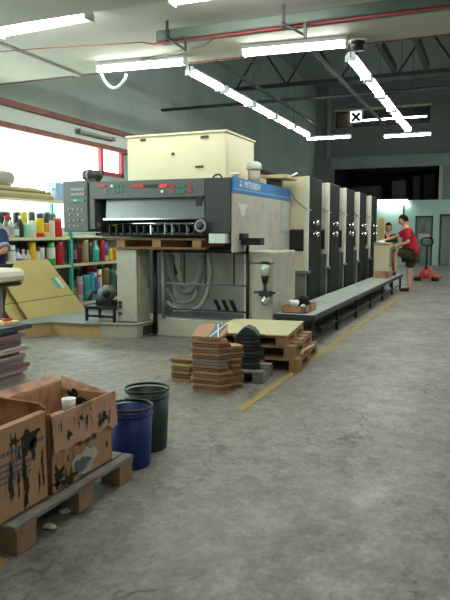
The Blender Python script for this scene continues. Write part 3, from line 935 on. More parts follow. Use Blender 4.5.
# ------------------------------------------------------------------ shelves with containers along the left wall
FX = -6.75
def shelf_unit(y0, y1, zs, label, upr):
    t = thing('shelving_rack', label, 'shelf', ((FX + XL) / 2, (y0 + y1) / 2, 0))
    for z in zs:
        box(XL + .02, FX, y0, y1, z - .045, z).build('shelf_board', M_shelf, t)
    for yy in upr:
        for xx in (FX - .05, XL + .02):
            box(xx, xx + .05, yy, yy + .06, 0, zs[0] + .02).build('upright', M_turq, t)
    return t


shelf_unit(7.0, 9.38, (1.90, 1.28, .80, .12), 'cream shelving rack with turquoise posts below the bright window', (7.0, 9.33))
shelf_unit(9.40, 12.2, (1.31, .81, .10), 'lower cream shelving rack behind the column cabinet', (12.12,))
_cans = []


def can(px, z, h, r, body, lid=None, band=None, desc='', shelf='', X=None, shape='can', base=None):
    X = X if X is not None else FX - .12
    Y = on_x(px, 233, X).y
    lid = lid or body
    band = band or body
    ms = [mat('paint_%d_%d_%d' % c, c, .4, var=.04) for c in (body, lid, band)]
    if base is not None:
        ms[2] = mat('paint_%d_%d_%d' % base, base, .4, var=.04)
    if shape == 'can':
        prof = [(r, 0), (r, h * .22), (r, h * .7), (r, h * .92), (r * .96, h * .93), (r * .96, h), (.001, h)]
        mis = [2 if base else 0, 2 if (band != body and base is None) else 0, 0, 0, 1, 1]
    elif shape == 'bottle':
        prof = [(r, 0), (r, h * .12), (r, h * .5), (r, h * .62), (r * .45, h * .78), (r * .4, h * .84), (r * .45, h * .85), (r * .45, h), (.001, h)]
        mis = [0, 2, 0, 0, 0, 1, 1, 1]
    else:
        prof = [(r, 0), (r, h * .3), (r, h * .75), (r * .9, h * .8), (r * .9, h), (.001, h)]
        mis = [0, 2, 0, 1, 1]
    o = MB().lathe(prof, (X, Y, z + .0015), 16, mis).build('ink_' + ('bottle' if shape == 'bottle' else 'can'), ms)
    _cans.append((o, desc, shelf, Y, X))
    return o


UP, LO, RU, RL = 'upper left ink shelf', 'middle left ink shelf', 'right upper shelf', 'right lower shelf'
W, BK, RD, YE, GR = (226, 226, 220), (30, 30, 32), (206, 30, 40), (238, 204, 24), (70, 190, 70)
z = 1.28
for a in [
    (.5, .27, .045, (150, 150, 150), BK, (90, 90, 92), 'grey bottle with black cap', 'bottle'),
    (6, .33, .045, (120, 122, 124), RD, (200, 200, 200), 'grey bottle with red cap', 'bottle'),
    (11, .32, .05, (206, 206, 204), (60, 60, 62), (170, 170, 172), 'pale grey jug bottle', 'bottle'),
    (16, .26, .05, (110, 150, 140), BK, W, 'teal labelled bottle', 'bottle'),
    (20.5, .34, .05, (44, 44, 46), W, None, 'black bottle with white cap', 'bottle'),
    (26, .22, .06, (150, 214, 176), (190, 230, 200), None, 'mint green tin', 'can'),
    (32.5, .27, .06, W, (230, 230, 226), (200, 226, 214), 'white tub', 'tub'),
    (40, .31, .068, YE, (240, 214, 60), None, 'yellow can with red base', 'ybase'),
    (46, .29, .06, (224, 214, 176), BK, (206, 150, 60), 'cream can with brown label', 'tub'),
    (51.5, .30, .06, (228, 222, 196), (90, 90, 96), None, 'cream can with grey lid', 'can'),
    (58, .33, .07, RD, (180, 180, 182), None, 'tall red can with silver lid', 'can'),
]:
    can(a[0], z, a[1], a[2], a[3], a[4], a[5], a[6], UP, shape='can' if a[7] == 'ybase' else a[7], base=(214, 40, 34) if a[7] == 'ybase' else None)
for px, h, c, l, ds_ in ((4, .42, BK, W, 'tall black bottle'), (10, .40, (140, 60, 60), BK, 'dark red can'), (20, .42, BK, (200, 200, 200), 'tall black can with grey lid'), (27, .42, (206, 190, 60), (230, 214, 90), 'tall yellow drum can'), (35, .42, (60, 64, 60), (80, 80, 80), 'tall charcoal can'),
                         (43, .42, (40, 44, 60), (210, 214, 220), 'tall navy can with white lid'), (50, .43, (48, 54, 70), (70, 150, 170), 'tall slate can'), (56, .42, (90, 90, 92), (200, 200, 202), 'tall grey can')):
    can(px - 3, z, h, .062, c, l, None, ds_, 'upper left back row', X=FX - .31)
z = .80
for a in [
    (11, .36, .065, (60, 110, 190), W, W, 'blue and white tub', 'tub'), (17, .30, .06, W, (70, 130, 200), (90, 130, 190), 'white bottle with blue cap', 'bottle'),
    (22.5, .29, .05, (228, 222, 210), W, (214, 160, 150), 'white bottle with pink label', 'bottle'), (27, .27, .05, (220, 214, 196), (200, 200, 196), None, 'cream bottle', 'bottle'),
    (31.5, .42, .06, (236, 190, 30), (200, 170, 40), None, 'tall amber can', 'can'), (36.5, .33, .055, (220, 70, 50), BK, W, 'orange red can with white band', 'tub'),
    (41, .33, .05, W, (40, 60, 70), (190, 214, 190), 'white can with dark lid', 'can'), (50, .40, .08, GR, (60, 170, 70), W, 'big bright green tub', 'tub'), (58.3, .41, .075, (186, 22, 44), (206, 40, 60), None, 'big crimson can', 'can'),
]:
    can(a[0], z, a[1], a[2], a[3], a[4], a[5], a[6], LO, shape=a[7])
for px, c, ds_ in ((15, (60, 40, 60), 'dark plum can'), (24, (140, 40, 50), 'maroon can'), (38, (30, 60, 76), 'dark teal can'), (45, BK, 'black can'), (54, (60, 64, 66), 'dark grey can')):
    can(px - 3, z, .41, .062, c, (90, 90, 90), None, ds_, 'middle left back row', X=FX - .31)
z = .81
for a in [
    (69.5, .33, .055, (66, 22, 56), (90, 70, 90), None, 'dark purple can', 'can'), (73.5, .34, .055, (80, 24, 60), (50, 40, 50), (150, 120, 140), 'purple can with grey band', 'can'),
    (78, .33, .055, (104, 20, 44), (60, 40, 46), None, 'wine red can', 'can'), (84, .42, .075, (168, 150, 112), (190, 176, 140), None, 'tall kraft brown can', 'can'),
    (90, .36, .045, (60, 66, 60), (200, 200, 196), None, 'slim dark bottle', 'bottle'), (94.5, .40, .085, (70, 190, 170), W, None, 'turquoise bottle with white neck', 'bottle'),
    (101.5, .40, .06, (196, 36, 46), (200, 60, 60), None, 'bright red can', 'can'), (105.5, .36, .045, (220, 224, 232), (70, 90, 170), (60, 90, 180), 'white can with blue band', 'tub'),
    (109.5, .26, .055, (240, 210, 40), W, None, 'short yellow can', 'can'), (114, .26, .055, (226, 150, 60), (240, 190, 90), None, 'short orange can', 'can'),
]:
    can(a[0], z, a[1], a[2], a[3], a[4], a[5], a[6], RU, shape=a[7])
z = .10
for a in [
    (72, .40, .065, (70, 74, 40), BK, (150, 140, 60), 'olive can', 'can'), (78, .46, .07, (206, 196, 200), (150, 140, 146), (190, 140, 160), 'pale pink can', 'tub'),
    (84.5, .48, .075, (64, 160, 160), (70, 170, 180), None, 'teal can', 'can'), (90, .52, .07, (72, 170, 180), (60, 110, 170), None, 'sky teal can', 'can'), (94.5, .5, .05, (60, 100, 170), W, None, 'slim blue can', 'bottle'),
    (98.5, .56, .05, (186, 52, 56), W, (224, 190, 190), 'red can with pale band', 'tub'), (104.5, .58, .07, (130, 116, 66), (160, 150, 90), None, 'khaki drum can', 'can'), (111, .52, .075, (60, 120, 84), (80, 150, 110), None, 'green can', 'can'), (115.5, .5, .05, (40, 70, 60), W, None, 'dark green bottle', 'bottle'),
]:
    can(a[0], z, a[1], a[2], a[3], a[4], a[5], a[6], RL, shape=a[7])
for px, c, l, ds_ in ((76, (60, 60, 64), W, 'tall charcoal tin'), (86, (190, 40, 44), (200, 60, 60), 'tall scarlet can'), (92, (196, 48, 40), (180, 180, 180), 'tall vermilion can'), (100, (70, 40, 44), (200, 190, 180), 'tall brown can'), (108, (90, 94, 90), (120, 120, 120), 'tall grey drum')):
    can(px, z, .63, .08, c, l, None, ds_, 'right lower back row', X=FX - .31)
_by = {}
for o, ds_, sh_, Y, X in _cans:
    _by.setdefault(sh_, []).append((Y, ds_, o))
for sh_, L_ in _by.items():
    L_.sort(key=lambda q: q[0])
    for i, (Y, ds_, o) in enumerate(L_):
        if i == 0:
            lb = f'{ds_} at window end of {sh_}'
        else:
            lb = f'{ds_} beside {" ".join(L_[i - 1][1].split(" with ")[0].split()[-2:])} on {sh_}'
        tag(o, lb, 'bottle' if 'bottle' in o.name else 'can', 'containers on the ' + sh_)

# flat boards on the top shelf
bt = [(7.1, 8.86, (176, 158, 110), .05), (7.15, 8.80, (206, 192, 140), .03), (7.0, 8.84, (120, 108, 78), .035), (7.1, 8.72, (196, 180, 130), .03), (7.05, 8.55, (214, 204, 160), .02)]
zz = 1.9015
for i, (a, b_, c, h) in enumerate(bt):
    nm = ['lowest thick tan board', 'second tan board', 'dark brown board in the middle', 'second from top tan board', 'topmost pale board'][i]
    tag(box(XL + .08 + .01 * i, FX + .02 - .015 * i, a, b_, zz, zz + h).build('flat_board', mat('board_%d' % i, c, .7, var=.06)), nm + ' of the pile on the top shelf by the window', 'board', 'boards on the top shelf')
    zz += h
y_ = on_x(58, 233, FX - .1).y
tag(box(FX - .22, FX - .02, y_ - .12, y_ + .12, 1.9015, 2.2).build('blue_carton', mat('pale_blue_carton', (148, 186, 226), 0.5), bevel=.01), 'pale blue carton on the top shelf beside the control cabinet', 'carton')
y_ = on_x(51.5, 233, FX - .1).y
tag(MB().lathe([(.045, 0), (.045, .09), (.02, .13), (.02, .17), (.04, .18), (.04, .2), (.001, .2)], (FX - .06, y_, 1.9015), 14).build('white_spool', M_white), 'small white spool between the board pile and the blue carton', 'spool')
# white card roll at left above boards
p = on_x(8, 166, -6.95)
tag(MB().tube([(-6.95, 6.9, 2.19), (-6.95, 8.05, 2.19)], .115, 16).build('paper_roll', mat('grey_paper_roll', (170, 170, 160), .7)), 'short grey paper roll lying on the board pile at the window', 'roll')

# large folded cardboard sheets leaning on the shelf
def lean(y0, y1, xb, xt, zt, nm, label, shift=0.0, skew=.25):
    t = thing(nm, label, 'cardboard', (xb, (y0 + y1) / 2, 0.005), 'cardboard sheets leaning on the ink shelf')
    def P(u, v, w):
        x = xb + (xt - xb) * v
        return Vector((x + w * .9, y0 + (y1 - y0) * u - skew * v + (.18 * v if u < .5 else 0), .005 + zt * v + w * .4))
    def slab(v0, v1, w0, w1, m, name):
        mb = MB()
        vs = [P(0, v0, w0), P(1, v0, w0), P(1, v1, w0), P(0, v1, w0), P(0, v0, w1), P(1, v0, w1), P(1, v1, w1), P(0, v1, w1)]
        mb.add(vs, [(0, 1, 2, 3), (7, 6, 5, 4), (0, 4, 5, 1), (1, 5, 6, 2), (2, 6, 7, 3), (3, 7, 4, 0)])
        return mb.build(name, m, t)
    lo_ = slab(0, .37, 0, .012, M_tan, 'lower_panel')
    hi_ = slab(.382, 1, 0, .012, M_tan, 'upper_panel')
    slab(.366, .386, -.002, .008, M_tan_edge, 'crease')
    return t, P, hi_


t1, P, hi_ = lean(7.32, 8.74, -5.98, -6.64, .92, 'cardboard_sheet', 'large tan cardboard sheet with a turquoise sticker leaning on the ink shelf', skew=.22)
mb = MB().add([P(.80, .50, .014), P(.93, .50, .014), P(.93, .68, .014), P(.80, .68, .014), P(.80, .50, .016), P(.93, .50, .016), P(.93, .68, .016), P(.80, .68, .016)],
              [(0, 1, 2, 3), (7, 6, 5, 4), (0, 4, 5, 1), (1, 5, 6, 2), (2, 6, 7, 3), (3, 7, 4, 0)])
mb.build('sticker', M_turq, hi_)
mb = MB().add([P(.87, .50, .016), P(.93, .50, .016), P(.93, .68, .016), P(.87, .68, .016), P(.87, .50, .018), P(.93, .50, .018), P(.93, .68, .018), P(.87, .68, .018)],
              [(0, 1, 2, 3), (7, 6, 5, 4), (0, 4, 5, 1), (1, 5, 6, 2), (2, 6, 7, 3), (3, 7, 4, 0)])
mb.build('sticker_label', M_white, hi_)
t2, P2, _ = lean(7.12, 8.42, -6.10, -6.72, .88, 'cardboard_sheet', 'second tan cardboard sheet, half hidden behind the one with the sticker', skew=.22)

# black pump on a stool between shelf and column cabinet
c = on_z(104, 318, .18)
t = thing('black_stool', 'low black metal stool carrying a grey pump beside the column cabinet', 'stool', (-4.74, 7.3, .18))
box(-4.98, -4.50, 7.14, 7.5, .345, .385).build('top', M_black, t, bevel=.008)
for xx in (-4.97, -4.54):
    for yy in (7.15, 7.46):
        box(xx, xx + .03, yy, yy + .03, .181, .345).build('leg', M_black, t)
MB().box(-4.95, -4.53, 7.15, 7.18, .235, .265).build('stretcher', M_black, t)
t = thing('grey_pump', 'grey cast pump lying tilted on the black stool', 'pump', (-4.75, 7.32, .386))
q = MB().lathe([(.001, -.14), (.08, -.14), (.11, -.08), (.11, .05), (.08, .09), (.06, .14), (.001, .14)], (0, 0, 0), 18, axis='X')
Mx = Matrix.Translation((-4.74, 7.32, .535)) @ Matrix.Rotation(-.6, 4, 'Y')
q.v = [Mx @ v for v in q.v]
q.build('casing', mat('cast_grey', (104, 108, 110), .5, var=.25, scale=14), t)
box(-4.86, -4.62, 7.24, 7.42, .387, .45).build('foot', M_black, t)
MB().tube([(-4.84, 7.26, .55), (-4.9, 7.22, .57), (-4.93, 7.2, .46)], .03, 10).build('outlet', M_dark, t)
MB().lathe([(.001, 0), (.05, 0), (.05, .05), (.001, .05)], (-4.66, 7.22, .55), 14, axis='Y').build('valve_cap', M_black, t)

# ------------------------------------------------------------------ pallets with greyboard
def pallet(name, label, loc, w, d, h, m, nb=5, nblk=3, rz=0.0, group=None, mdeck=None):
    """w along X, d along Y; local origin at the near right corner on the floor"""
    r = thing(name, label, 'pallet', loc, group, rz)
    tb = .022
    bw = d / (nb + (nb - 1) * .35)
    for k in range(nb):
        y0 = k * bw * 1.35
        MB().box(-w, 0, y0, y0 + bw, h - tb, h).build('deck_board', mdeck or m, r, world=False, bevel=.003)
    for xi in range(3):
        x0 = -w + xi * (w - .1) / 2
        MB().box(x0, x0 + .1, 0, d, h - tb * 2, h - tb).build('stringer', m, r, world=False)
        for yi in range(nblk):
            y0 = yi * (d - .13) / (nblk - 1)
            MB().box(x0, x0 + .1, y0, y0 + .13, tb, h - tb * 2).build('block', m, r, world=False, bevel=.003)
        MB().box(x0, x0 + .1, 0, d, 0, tb).build('bottom_board', m, r, world=False)
    return r


GP = 'wooden pallets beside the walkway'
pallet('wooden_pallet', 'brown wooden pallet at the bottom of the stack by the walkway', (-1.655, 5.90, 0), .8, 1.1, .135, M_wood, rz=.09, group=GP)
pallet('wooden_pallet', 'brown wooden pallet in the middle of the stack by the walkway', (-1.71, 5.90, .1358), .85, 1.05, .12, M_wood, rz=.09, group=GP)
pallet('wooden_pallet', 'brown wooden pallet on top of the stack, under the pale board', (-1.785, 5.88, .2566), .85, 1.0, .10, M_wood, rz=.10, group=GP)
mb = MB().prism([(-.78, -.03), (.02, -.02), (.0, 1.03), (-.8, 1.02)], 0, .012, 'Z')
o = mb.build('greyboard_sheet', M_board, world=False)
o.location = (-1.785, 5.88, .3572)
o.rotation_euler = (0, 0, .10)
tag(o, 'pale yellowish board sheet lying on the topmost wooden pallet', 'board')
mb = MB().tube([(-1.68, 6.05, .151), (-1.675, 6.12, .19), (-1.69, 6.3, .17), (-1.71, 6.65, .151)], .014, 8)
tag(mb.build('plastic_strap', M_board), 'pale plastic strap curled on the bottom pallet edge', 'strap')

# grey low pallet under the black blanks
pallet('grey_pallet', 'low grey weathered pallet under the stack of black blanks', (-1.83, 5.34, 0), .48, .44, .11, M_wood_grey, nb=3, rz=.12)

# ------------------------------------------------------------------ stacks of folded blanks
def blank(name, z, th, X0, Y0, w, d, tip, m, phase, label, group, seed, extra=None):
    """flat folded blank: straight front, right side runs out to a point that moves front to back with phase"""
    rnd = random.Random(seed)
    dx, dy = rnd.uniform(-.006, .006), rnd.uniform(-.006, .006)
    yt = d * (.12 + .76 * phase)
    poly = [(-w, 0), (-.02, 0), (tip, yt), (-.02, d), (-w, d), (-w - tip * .6, d * (1 - phase))]
    poly = [(X0 + dx + a, Y0 + dy + b_) for a, b_ in poly]
    o = MB().prism(poly, z, z + th * .80, 'Z').build(name, m, bevel=th * .07)
    return tag(o, label, 'cardboard blank', group)


M_c = [mat('blank_brown_%d' % k, c, .75, var=.08, scale=8) for k, c in enumerate(((172, 130, 98), (128, 92, 66), (184, 142, 108), (140, 102, 74)))]
M_cgrey = mat('blank_grey', (140, 128, 116), .75)
NB = 17
z = 0.0
for k in range(NB):
    th = .0262
    mat_ = M_cgrey if k in (9, 10) else M_c[(k * 7) % 4]
    ph = [.15, .45, .85, .5][(k // 2) % 4]
    off = .012 if k < 7 else 0
    i = NB - 1 - k
    blank('cardboard_blank', z, th, -2.05 + off, 4.88 - off, .265, .2, .05, mat_, ph,
          f'{ORD[i]} cardboard blank from the top of the front brown stack', 'front stack of cardboard blanks', k)
    z += th
# top piece: tilted with grey panel and white X
Mt = Matrix.Translation((-2.175, 4.975, z + .064)) @ Matrix.Rotation(.42, 4, 'X') @ Matrix.Scale(1.1, 4)
t = thing('folded_carton', 'folded carton with a white X on a grey panel topping the brown stack', 'carton', (-2.17, 4.97, z))
q = MB().prism([(-.13, -.095), (.11, -.095), (.14, .0), (.1, .1), (-.1, .1), (-.14, .03)], -.012, .012, 'Z')
q.v = [Mt @ v for v in q.v]
cb = q.build('carton_body', M_c[2], t)
q = MB().prism([(.0, -.096), (.105, -.096), (.09, -.0), (.11, .095), (-.0, .095), (.015, 0)], .012, .0135, 'Z')
q.v = [Mt @ v for v in q.v]
pn = q.build('grey_panel', mat('slate_panel', (96, 110, 120), .6), t)
q = MB()
for s_ in (-1, 1):
    q.prism([(.02 if s_ > 0 else .09, -.09), (.03 if s_ > 0 else .10, -.09), (.09 if s_ > 0 else .03, .09), (.08 if s_ > 0 else .02, .09)], .0135, .015 + s_ * .0003, 'Z')
q.v = [Mt @ v for v in q.v]
q.build('white_cross', M_white, pn)
z = 0.0
for k in range(14):
    th = .027
    blank('cardboard_blank', z, th, -2.02, 5.09, .2, .155, .06, M_c[(k * 5 + 1) % 4], [.15, .45, .85, .5][(k // 2 + 1) % 4],
          f'{ORD[13 - k]} cardboard blank from the top of the rear brown stack', 'rear stack of cardboard blanks', 40 + k)
    z += th
z = 0.0
for k in range(6):
    th = .035
    blank('cardboard_blank', z, th, -2.45, 5.15, .2, .2, .05, M_c[(k * 3 + 2) % 4] if k != 4 else M_tan, [.2, .8][k % 2],
          f'{ORD[5 - k]} cardboard blank from the top of the low stack behind the front one', 'low stack of cardboard blanks', 80 + k)
    z += th
M_bk = [mat('black_blank_%d' % k, c, .6, var=.2, scale=10) for k, c in enumerate(((36, 40, 42), (54, 58, 60), (28, 34, 32)))]
z = .1105
for k in range(9):
    th = .034
    blank('black_blank', z, th, -1.955, 5.40, .17, .24, .06, M_bk[k % 3], [.15, .8, .5][(k // 2) % 3],
          f'{ORD[9 - k]} black blank from the top of the dark stack on the grey pallet' , 'stack of black blanks', 120 + k)
    z += th
q = MB().prism([(-.1, 0), (.1, 0), (.06, .05), (.0, .075), (-.05, .055)], -.1, .1, 'Y')
q.v = [Matrix.Translation((-2.04, 5.52, z + .001)) @ Matrix.Rotation(.25, 4, 'Z') @ v for v in q.v]
tag(q.build('black_blank', mat('green_black_blank', (36, 60, 48), .6)), 'folded dark green blank topping the black stack', 'cardboard blank', 'stack of black blanks')

# ------------------------------------------------------------------ boxes on the near pallet
t = thing('near_pallet', 'dirty wooden pallet under the two ink stained boxes', 'pallet', (-2.2, 2.5, 0))
for x0 in (-2.82, -2.56, -2.30, -2.04):
    MB().box(x0, x0 + .2, 2.02, 2.98, .113, .134).build('deck_board', M_wood_grey, t, bevel=.003)
MB().box(-1.832, -1.775, 2.02, 2.98, .113, .134).build('deck_board', M_wood_grey, t, bevel=.003)
for y0, l_ in ((2.03, .13), (2.47, .13), (2.84, .135)):
    MB().box(-2.82, -1.777, y0, y0 + l_, .091, .113).build('cross_board', M_wood_old, t)
    for x0 in (-2.82, -2.35, -1.90):
        MB().box(x0, x0 + .122, y0 + .003, y0 + l_ - .003, 0, .091).build('block', M_wood_old, t, bevel=.004)


def quad_slab(mb, pts, th, mi=0):
    """four corner points made into a thin slab of thickness th along its normal"""
    p = [Vector(a) for a in pts]
    n = (p[1] - p[0]).cross(p[3] - p[0]).normalized() * th
    b = [a + n for a in p]
    return mb.add(p + b, [(3, 2, 1, 0), (4, 5, 6, 7), (0, 1, 5, 4), (1, 2, 6, 5), (2, 3, 7, 6), (3, 0, 4, 7)], mi)


def blob_(mb, P, cu, cv, ru, rv, seed, w=.002, mi=0, n=22, rough=.35, drip=0):
    """irregular stain polygon laid on a face; P(u,v,w) gives a point on the face"""
    rnd = random.Random(seed)
    ph = [rnd.uniform(0, 6.28) for _ in range(4)]
    pts = []
    for k in range(n):
        a = 2 * PI * k / n
        r = 1 + rough * (.5 * math.sin(3 * a + ph[0]) + .4 * math.sin(5 * a + ph[1]) + .35 * math.sin(8 * a + ph[2])) + rnd.uniform(-.12, .12) * rough * 2
        v = math.sin(a) * r
        pts.append((cu + ru * math.cos(a) * r, cv + rv * (v * (1 + drip) if v < 0 else v)))
    vs = [P(u, v, w) for u, v in pts] + [P(cu, cv, w)]
    mb.add(vs, [(k, (k + 1) % n, n) for k in range(n)], mi)


def blob(parent, name, m, P, *a, **k):
    q = MB()
    blob_(q, P, *a, **k)
    return q.build(name, m, parent)


# box A (left, nearer)
A = dict(x0=-2.4, x1=-1.84, y0=1.78, y1=2.325, z0=.1355, z1=.535)
tA = thing('cardboard_box', 'open ink stained cardboard box with blue print, nearest on the dirty pallet', 'box', (-2.1, 2.05, .135))
tk = .008
mb = MB()
mb.box(A['x0'], A['x1'], A['y0'], A['y1'], A['z0'], A['z0'] + tk)
mb.box(A['x1'] - tk, A['x1'], A['y0'], A['y1'], A['z0'], A['z1'])
mb.box(A['x0'], A['x0'] + tk, A['y0'], A['y1'], A['z0'], .575)
mb.box(A['x0'], A['x1'], A['y1'] - tk, A['y1'], A['z0'], .56)
mb.box(A['x0'], A['x1'], A['y0'], A['y0'] + tk, A['z0'], .575)
wA = mb.build('walls', M_card, tA, bevel=.002)
PA = lambda u, v, w=0: Vector((A['x1'] + w, A['y0'] + (A['y1'] - A['y0']) * u, A['z0'] + (A['z1'] - A['z0']) * v))
blob(wA, 'ink_stain', M_stain, PA, .78, .80, .10, .09, 1, rough=.5, drip=.6)
blob(wA, 'ink_stain', M_stain, PA, .82, .66, .035, .14, 2, rough=.5)
blob(wA, 'ink_stain', M_stain, PA, .70, .56, .02, .22, 3, rough=.4)
blob(wA, 'ink_stain', M_stain, PA, .72, .25, .03, .22, 4, rough=.5)
blob(wA, 'ink_stain', M_stain, PA, .55, .4, .025, .2, 5, rough=.5)
blob(wA, 'ink_stain', M_stain, PA, .93, .45, .012, .16, 6, rough=.5)
blob(wA, 'ink_stain', M_stain, PA, .60, .83, .05, .04, 9, rough=.6)
rnd = random.Random(3)
for r_, v0 in enumerate((.70, .60, .535, .47, .41)):
    mb = MB()
    u = .42
    while u < (.94 if r_ == 0 else .76):
        l_ = rnd.uniform(.02, .05)
        hgt = .045 if r_ == 0 else .026
        quad_slab(mb, [PA(u, v0, .001), PA(u + l_, v0 + .01, .001), PA(u + l_, v0 + hgt + .01, .001), PA(u, v0 + hgt, .001)], .0008)
        u += l_ + .012
    mb.build('blue_print', M_blueink, wA)
mb = MB()
quad_slab(mb, [(A['x1'], A['y0'], .535), (A['x1'], A['y1'], .535), (A['x1'] - .02, A['y1'], .545), (A['x1'] - .02, A['y0'], .545)], .006)
mb.build('near_flap', M_cardpink, tA)
mb = MB()
quad_slab(mb, [(A['x0'], A['y1'], .56), (A['x1'], A['y1'], .56), (A['x1'] - .03, A['y1'] - .02, .585), (A['x0'], A['y1'] - .02, .595)], .006)
mb.build('far_flap', M_card, tA)
# box B (right, beyond)
B = dict(x0=-2.16, x1=-1.835, y0=2.345, y1=2.86, z0=.1355, z1=.50)
tB = thing('cardboard_box', 'open pinkish cardboard box with a torn round label, beside the blue bin', 'box', (-2.0, 2.6, .135))
mb = MB()
mb.box(B['x0'], B['x1'], B['y0'], B['y1'], B['z0'], B['z0'] + tk)
mb.box(B['x1'] - tk, B['x1'], B['y0'], B['y1'], B['z0'], B['z1'])
mb.box(B['x0'], B['x0'] + tk, B['y0'], B['y1'], B['z0'], .54)
mb.box(B['x0'], B['x1'], B['y1'] - tk, B['y1'], B['z0'], .50)
mb.box(B['x0'], B['x1'], B['y0'], B['y0'] + tk, B['z0'], .52)
wB = mb.build('walls', M_card, tB, bevel=.002)
PB = lambda u, v, w=0: Vector((B['x1'] + w, B['y0'] + (B['y1'] - B['y0']) * u, B['z0'] + (B['z1'] - B['z0']) * v))
# outer flap folded down over the aisle face, with a torn lower edge
mb = MB()
top_, bot = [], []
for k in range(13):
    u = k / 12
    top_.append((u * 1.05, 1.03))
    bot.append((u * 1.05, .54 + .02 * math.sin(k * 2.1) + (-.05 if k > 10 else 0) + .03 * u))
vs = [PB(u, v, .004) for u, v in top_] + [PB(u, v, .016) for u, v in bot]
vs += [PB(u, v, .010) for u, v in top_] + [PB(u, v, .022) for u, v in bot]
fs = [(k, k + 1, 14 + k, 13 + k) for k in range(12)] + [(26 + k, 39 + k, 40 + k, 27 + k) for k in range(12)]
fs += [(k, 26 + k, 27 + k, k + 1) for k in range(12)] + [(13 + k, 14 + k, 40 + k, 39 + k) for k in range(12)] + [(0, 13, 39, 26), (12, 38, 51, 25)]
mb.add(vs, fs)
fB = mb.build('folded_flap', M_cardpink, tB)
blob(fB, 'ink_stain', M_stain, PB, .80, .74, .05, .07, 11, w=.024, rough=.6, drip=.3)
blob(fB, 'ink_stain', M_stain, PB, .72, .70, .02, .10, 12, w=.024, rough=.6)
blob(fB, 'ink_stain', M_stain, PB, .22, .72, .035, .05, 13, w=.024, rough=.6)
blob(fB, 'ink_stain', M_stain, PB, .5, .8, .015, .10, 14, w=.024, rough=.6)
blob(wB, 'ink_stain', M_stain, PB, .10, .22, .07, .12, 21, rough=.6)
blob(wB, 'ink_stain', M_stain, PB, .22, .09, .16, .06, 22, rough=.6)
blob(wB, 'ink_stain', M_stain, PB, .9, .28, .02, .05, 23, rough=.5)
lb_ = blob(wB, 'torn_label', mat('torn_white_label', (196, 188, 180), .7, var=.1, scale=20, dirt=(120, 116, 112), dirt_amt=.7, dirt_scale=14), PB, .52, .22, .20, .17, 31, w=.002, rough=.25)
blob(wB, 'label_print', mat('label_grey_print', (104, 108, 116), .7, var=.3, scale=30), PB, .46, .2, .12, .09, 32, w=.0035, rough=.4)
mb = MB()
for k in range(3):
    u0 = .42 + k * .105
    for (a, b_, c_, d_) in ((0, .08, .455, .465), (0, .08, .50, .51), (0, .012, .455, .51), (.068, .08, .455, .51), (.025, .055, .47, .495)):
        quad_slab(mb, [PB(u0 + a, c_ + .0, .001), PB(u0 + b_, c_, .001), PB(u0 + b_, d_, .001), PB(u0 + a, d_, .001)], .0008)
mb.build('handling_marks', mat('dark_green_print', (84, 84, 66), .7), wB)
mb = MB()
quad_slab(mb, [(B['x0'], B['y0'], .54), (B['x0'], B['y1'], .54), (B['x0'] - .05, B['y1'] + .01, .565), (B['x0'] - .05, B['y0'] - .02, .57)], .006)
mb.build('back_flap', M_cardpink, tB)
mb = MB()
quad_slab(mb, [(B['x0'], B['y1'], .50), (B['x1'], B['y1'], .50), (B['x1'] - .04, B['y1'] + .02, .50), (B['x0'] - .03, B['y1'] + .05, .555)], .006)
ff = mb.build('far_flap', M_cardpink, tB)
PF = lambda u, v, w=0: Vector((B['x0'] + (B['x1'] - B['x0']) * u, B['y1'] - .008 - .002 - w, .3 + .2 * v))
blob(wB, 'ink_stain', M_stain, PF, .3, .75, .16, .22, 41, rough=.6)
rnd = random.Random(17)
for k in range(9):
    blob(wA, 'ink_stain', M_stain, PA, rnd.uniform(.3, .97), rnd.uniform(.15, .8), rnd.uniform(.006, .014), rnd.uniform(.05, .16), 300 + k, w=.0016, rough=.5)
for k in range(12):
    blob(fB, 'ink_stain', M_stain, PB, rnd.uniform(.05, .97), rnd.uniform(.65, .95), rnd.uniform(.005, .016), rnd.uniform(.02, .07), 330 + k, w=.0245, rough=.6)
for k in range(6):
    blob(wB, 'ink_stain', M_stain, PB, rnd.uniform(.03, .3), rnd.uniform(.1, .4), rnd.uniform(.006, .014), rnd.uniform(.04, .12), 360 + k, w=.0016, rough=.6)
c = on_x(72, 401, -1.93)
tag(MB().lathe([(.03, 0), (.036, .07), (.034, .07), (.001, .06)], (-1.95, c.y, .443), 18).build('paper_cup', M_white), 'small white paper cup poking out of the pinkish box', 'cup')
tag(crumple((-2.0, c.y, .37), .10, .12, .06, 22).build('crumpled_paper', M_cardpink), 'crumpled brown paper filling the pinkish box', 'paper')
tag(crumple((-2.1, 2.05, .40), .2, .2, .12, 25).build('crumpled_paper', M_card), 'crumpled brown paper filling the box with blue print', 'paper')
# scraps at the foot of pallet
for k, (px, py, lb) in enumerate(((50, 528, 'white paper scrap on the floor beside the dirty pallet corner'), (64, 512, 'pale film scrap on the floor between two pallet blocks'))):
    c = on_z(px, py, 0)
    tag(crumple((c.x, c.y, .008), .03, .02, .01, 60 + k, 2).build('paper_scrap', M_white_wall), lb, 'scrap')

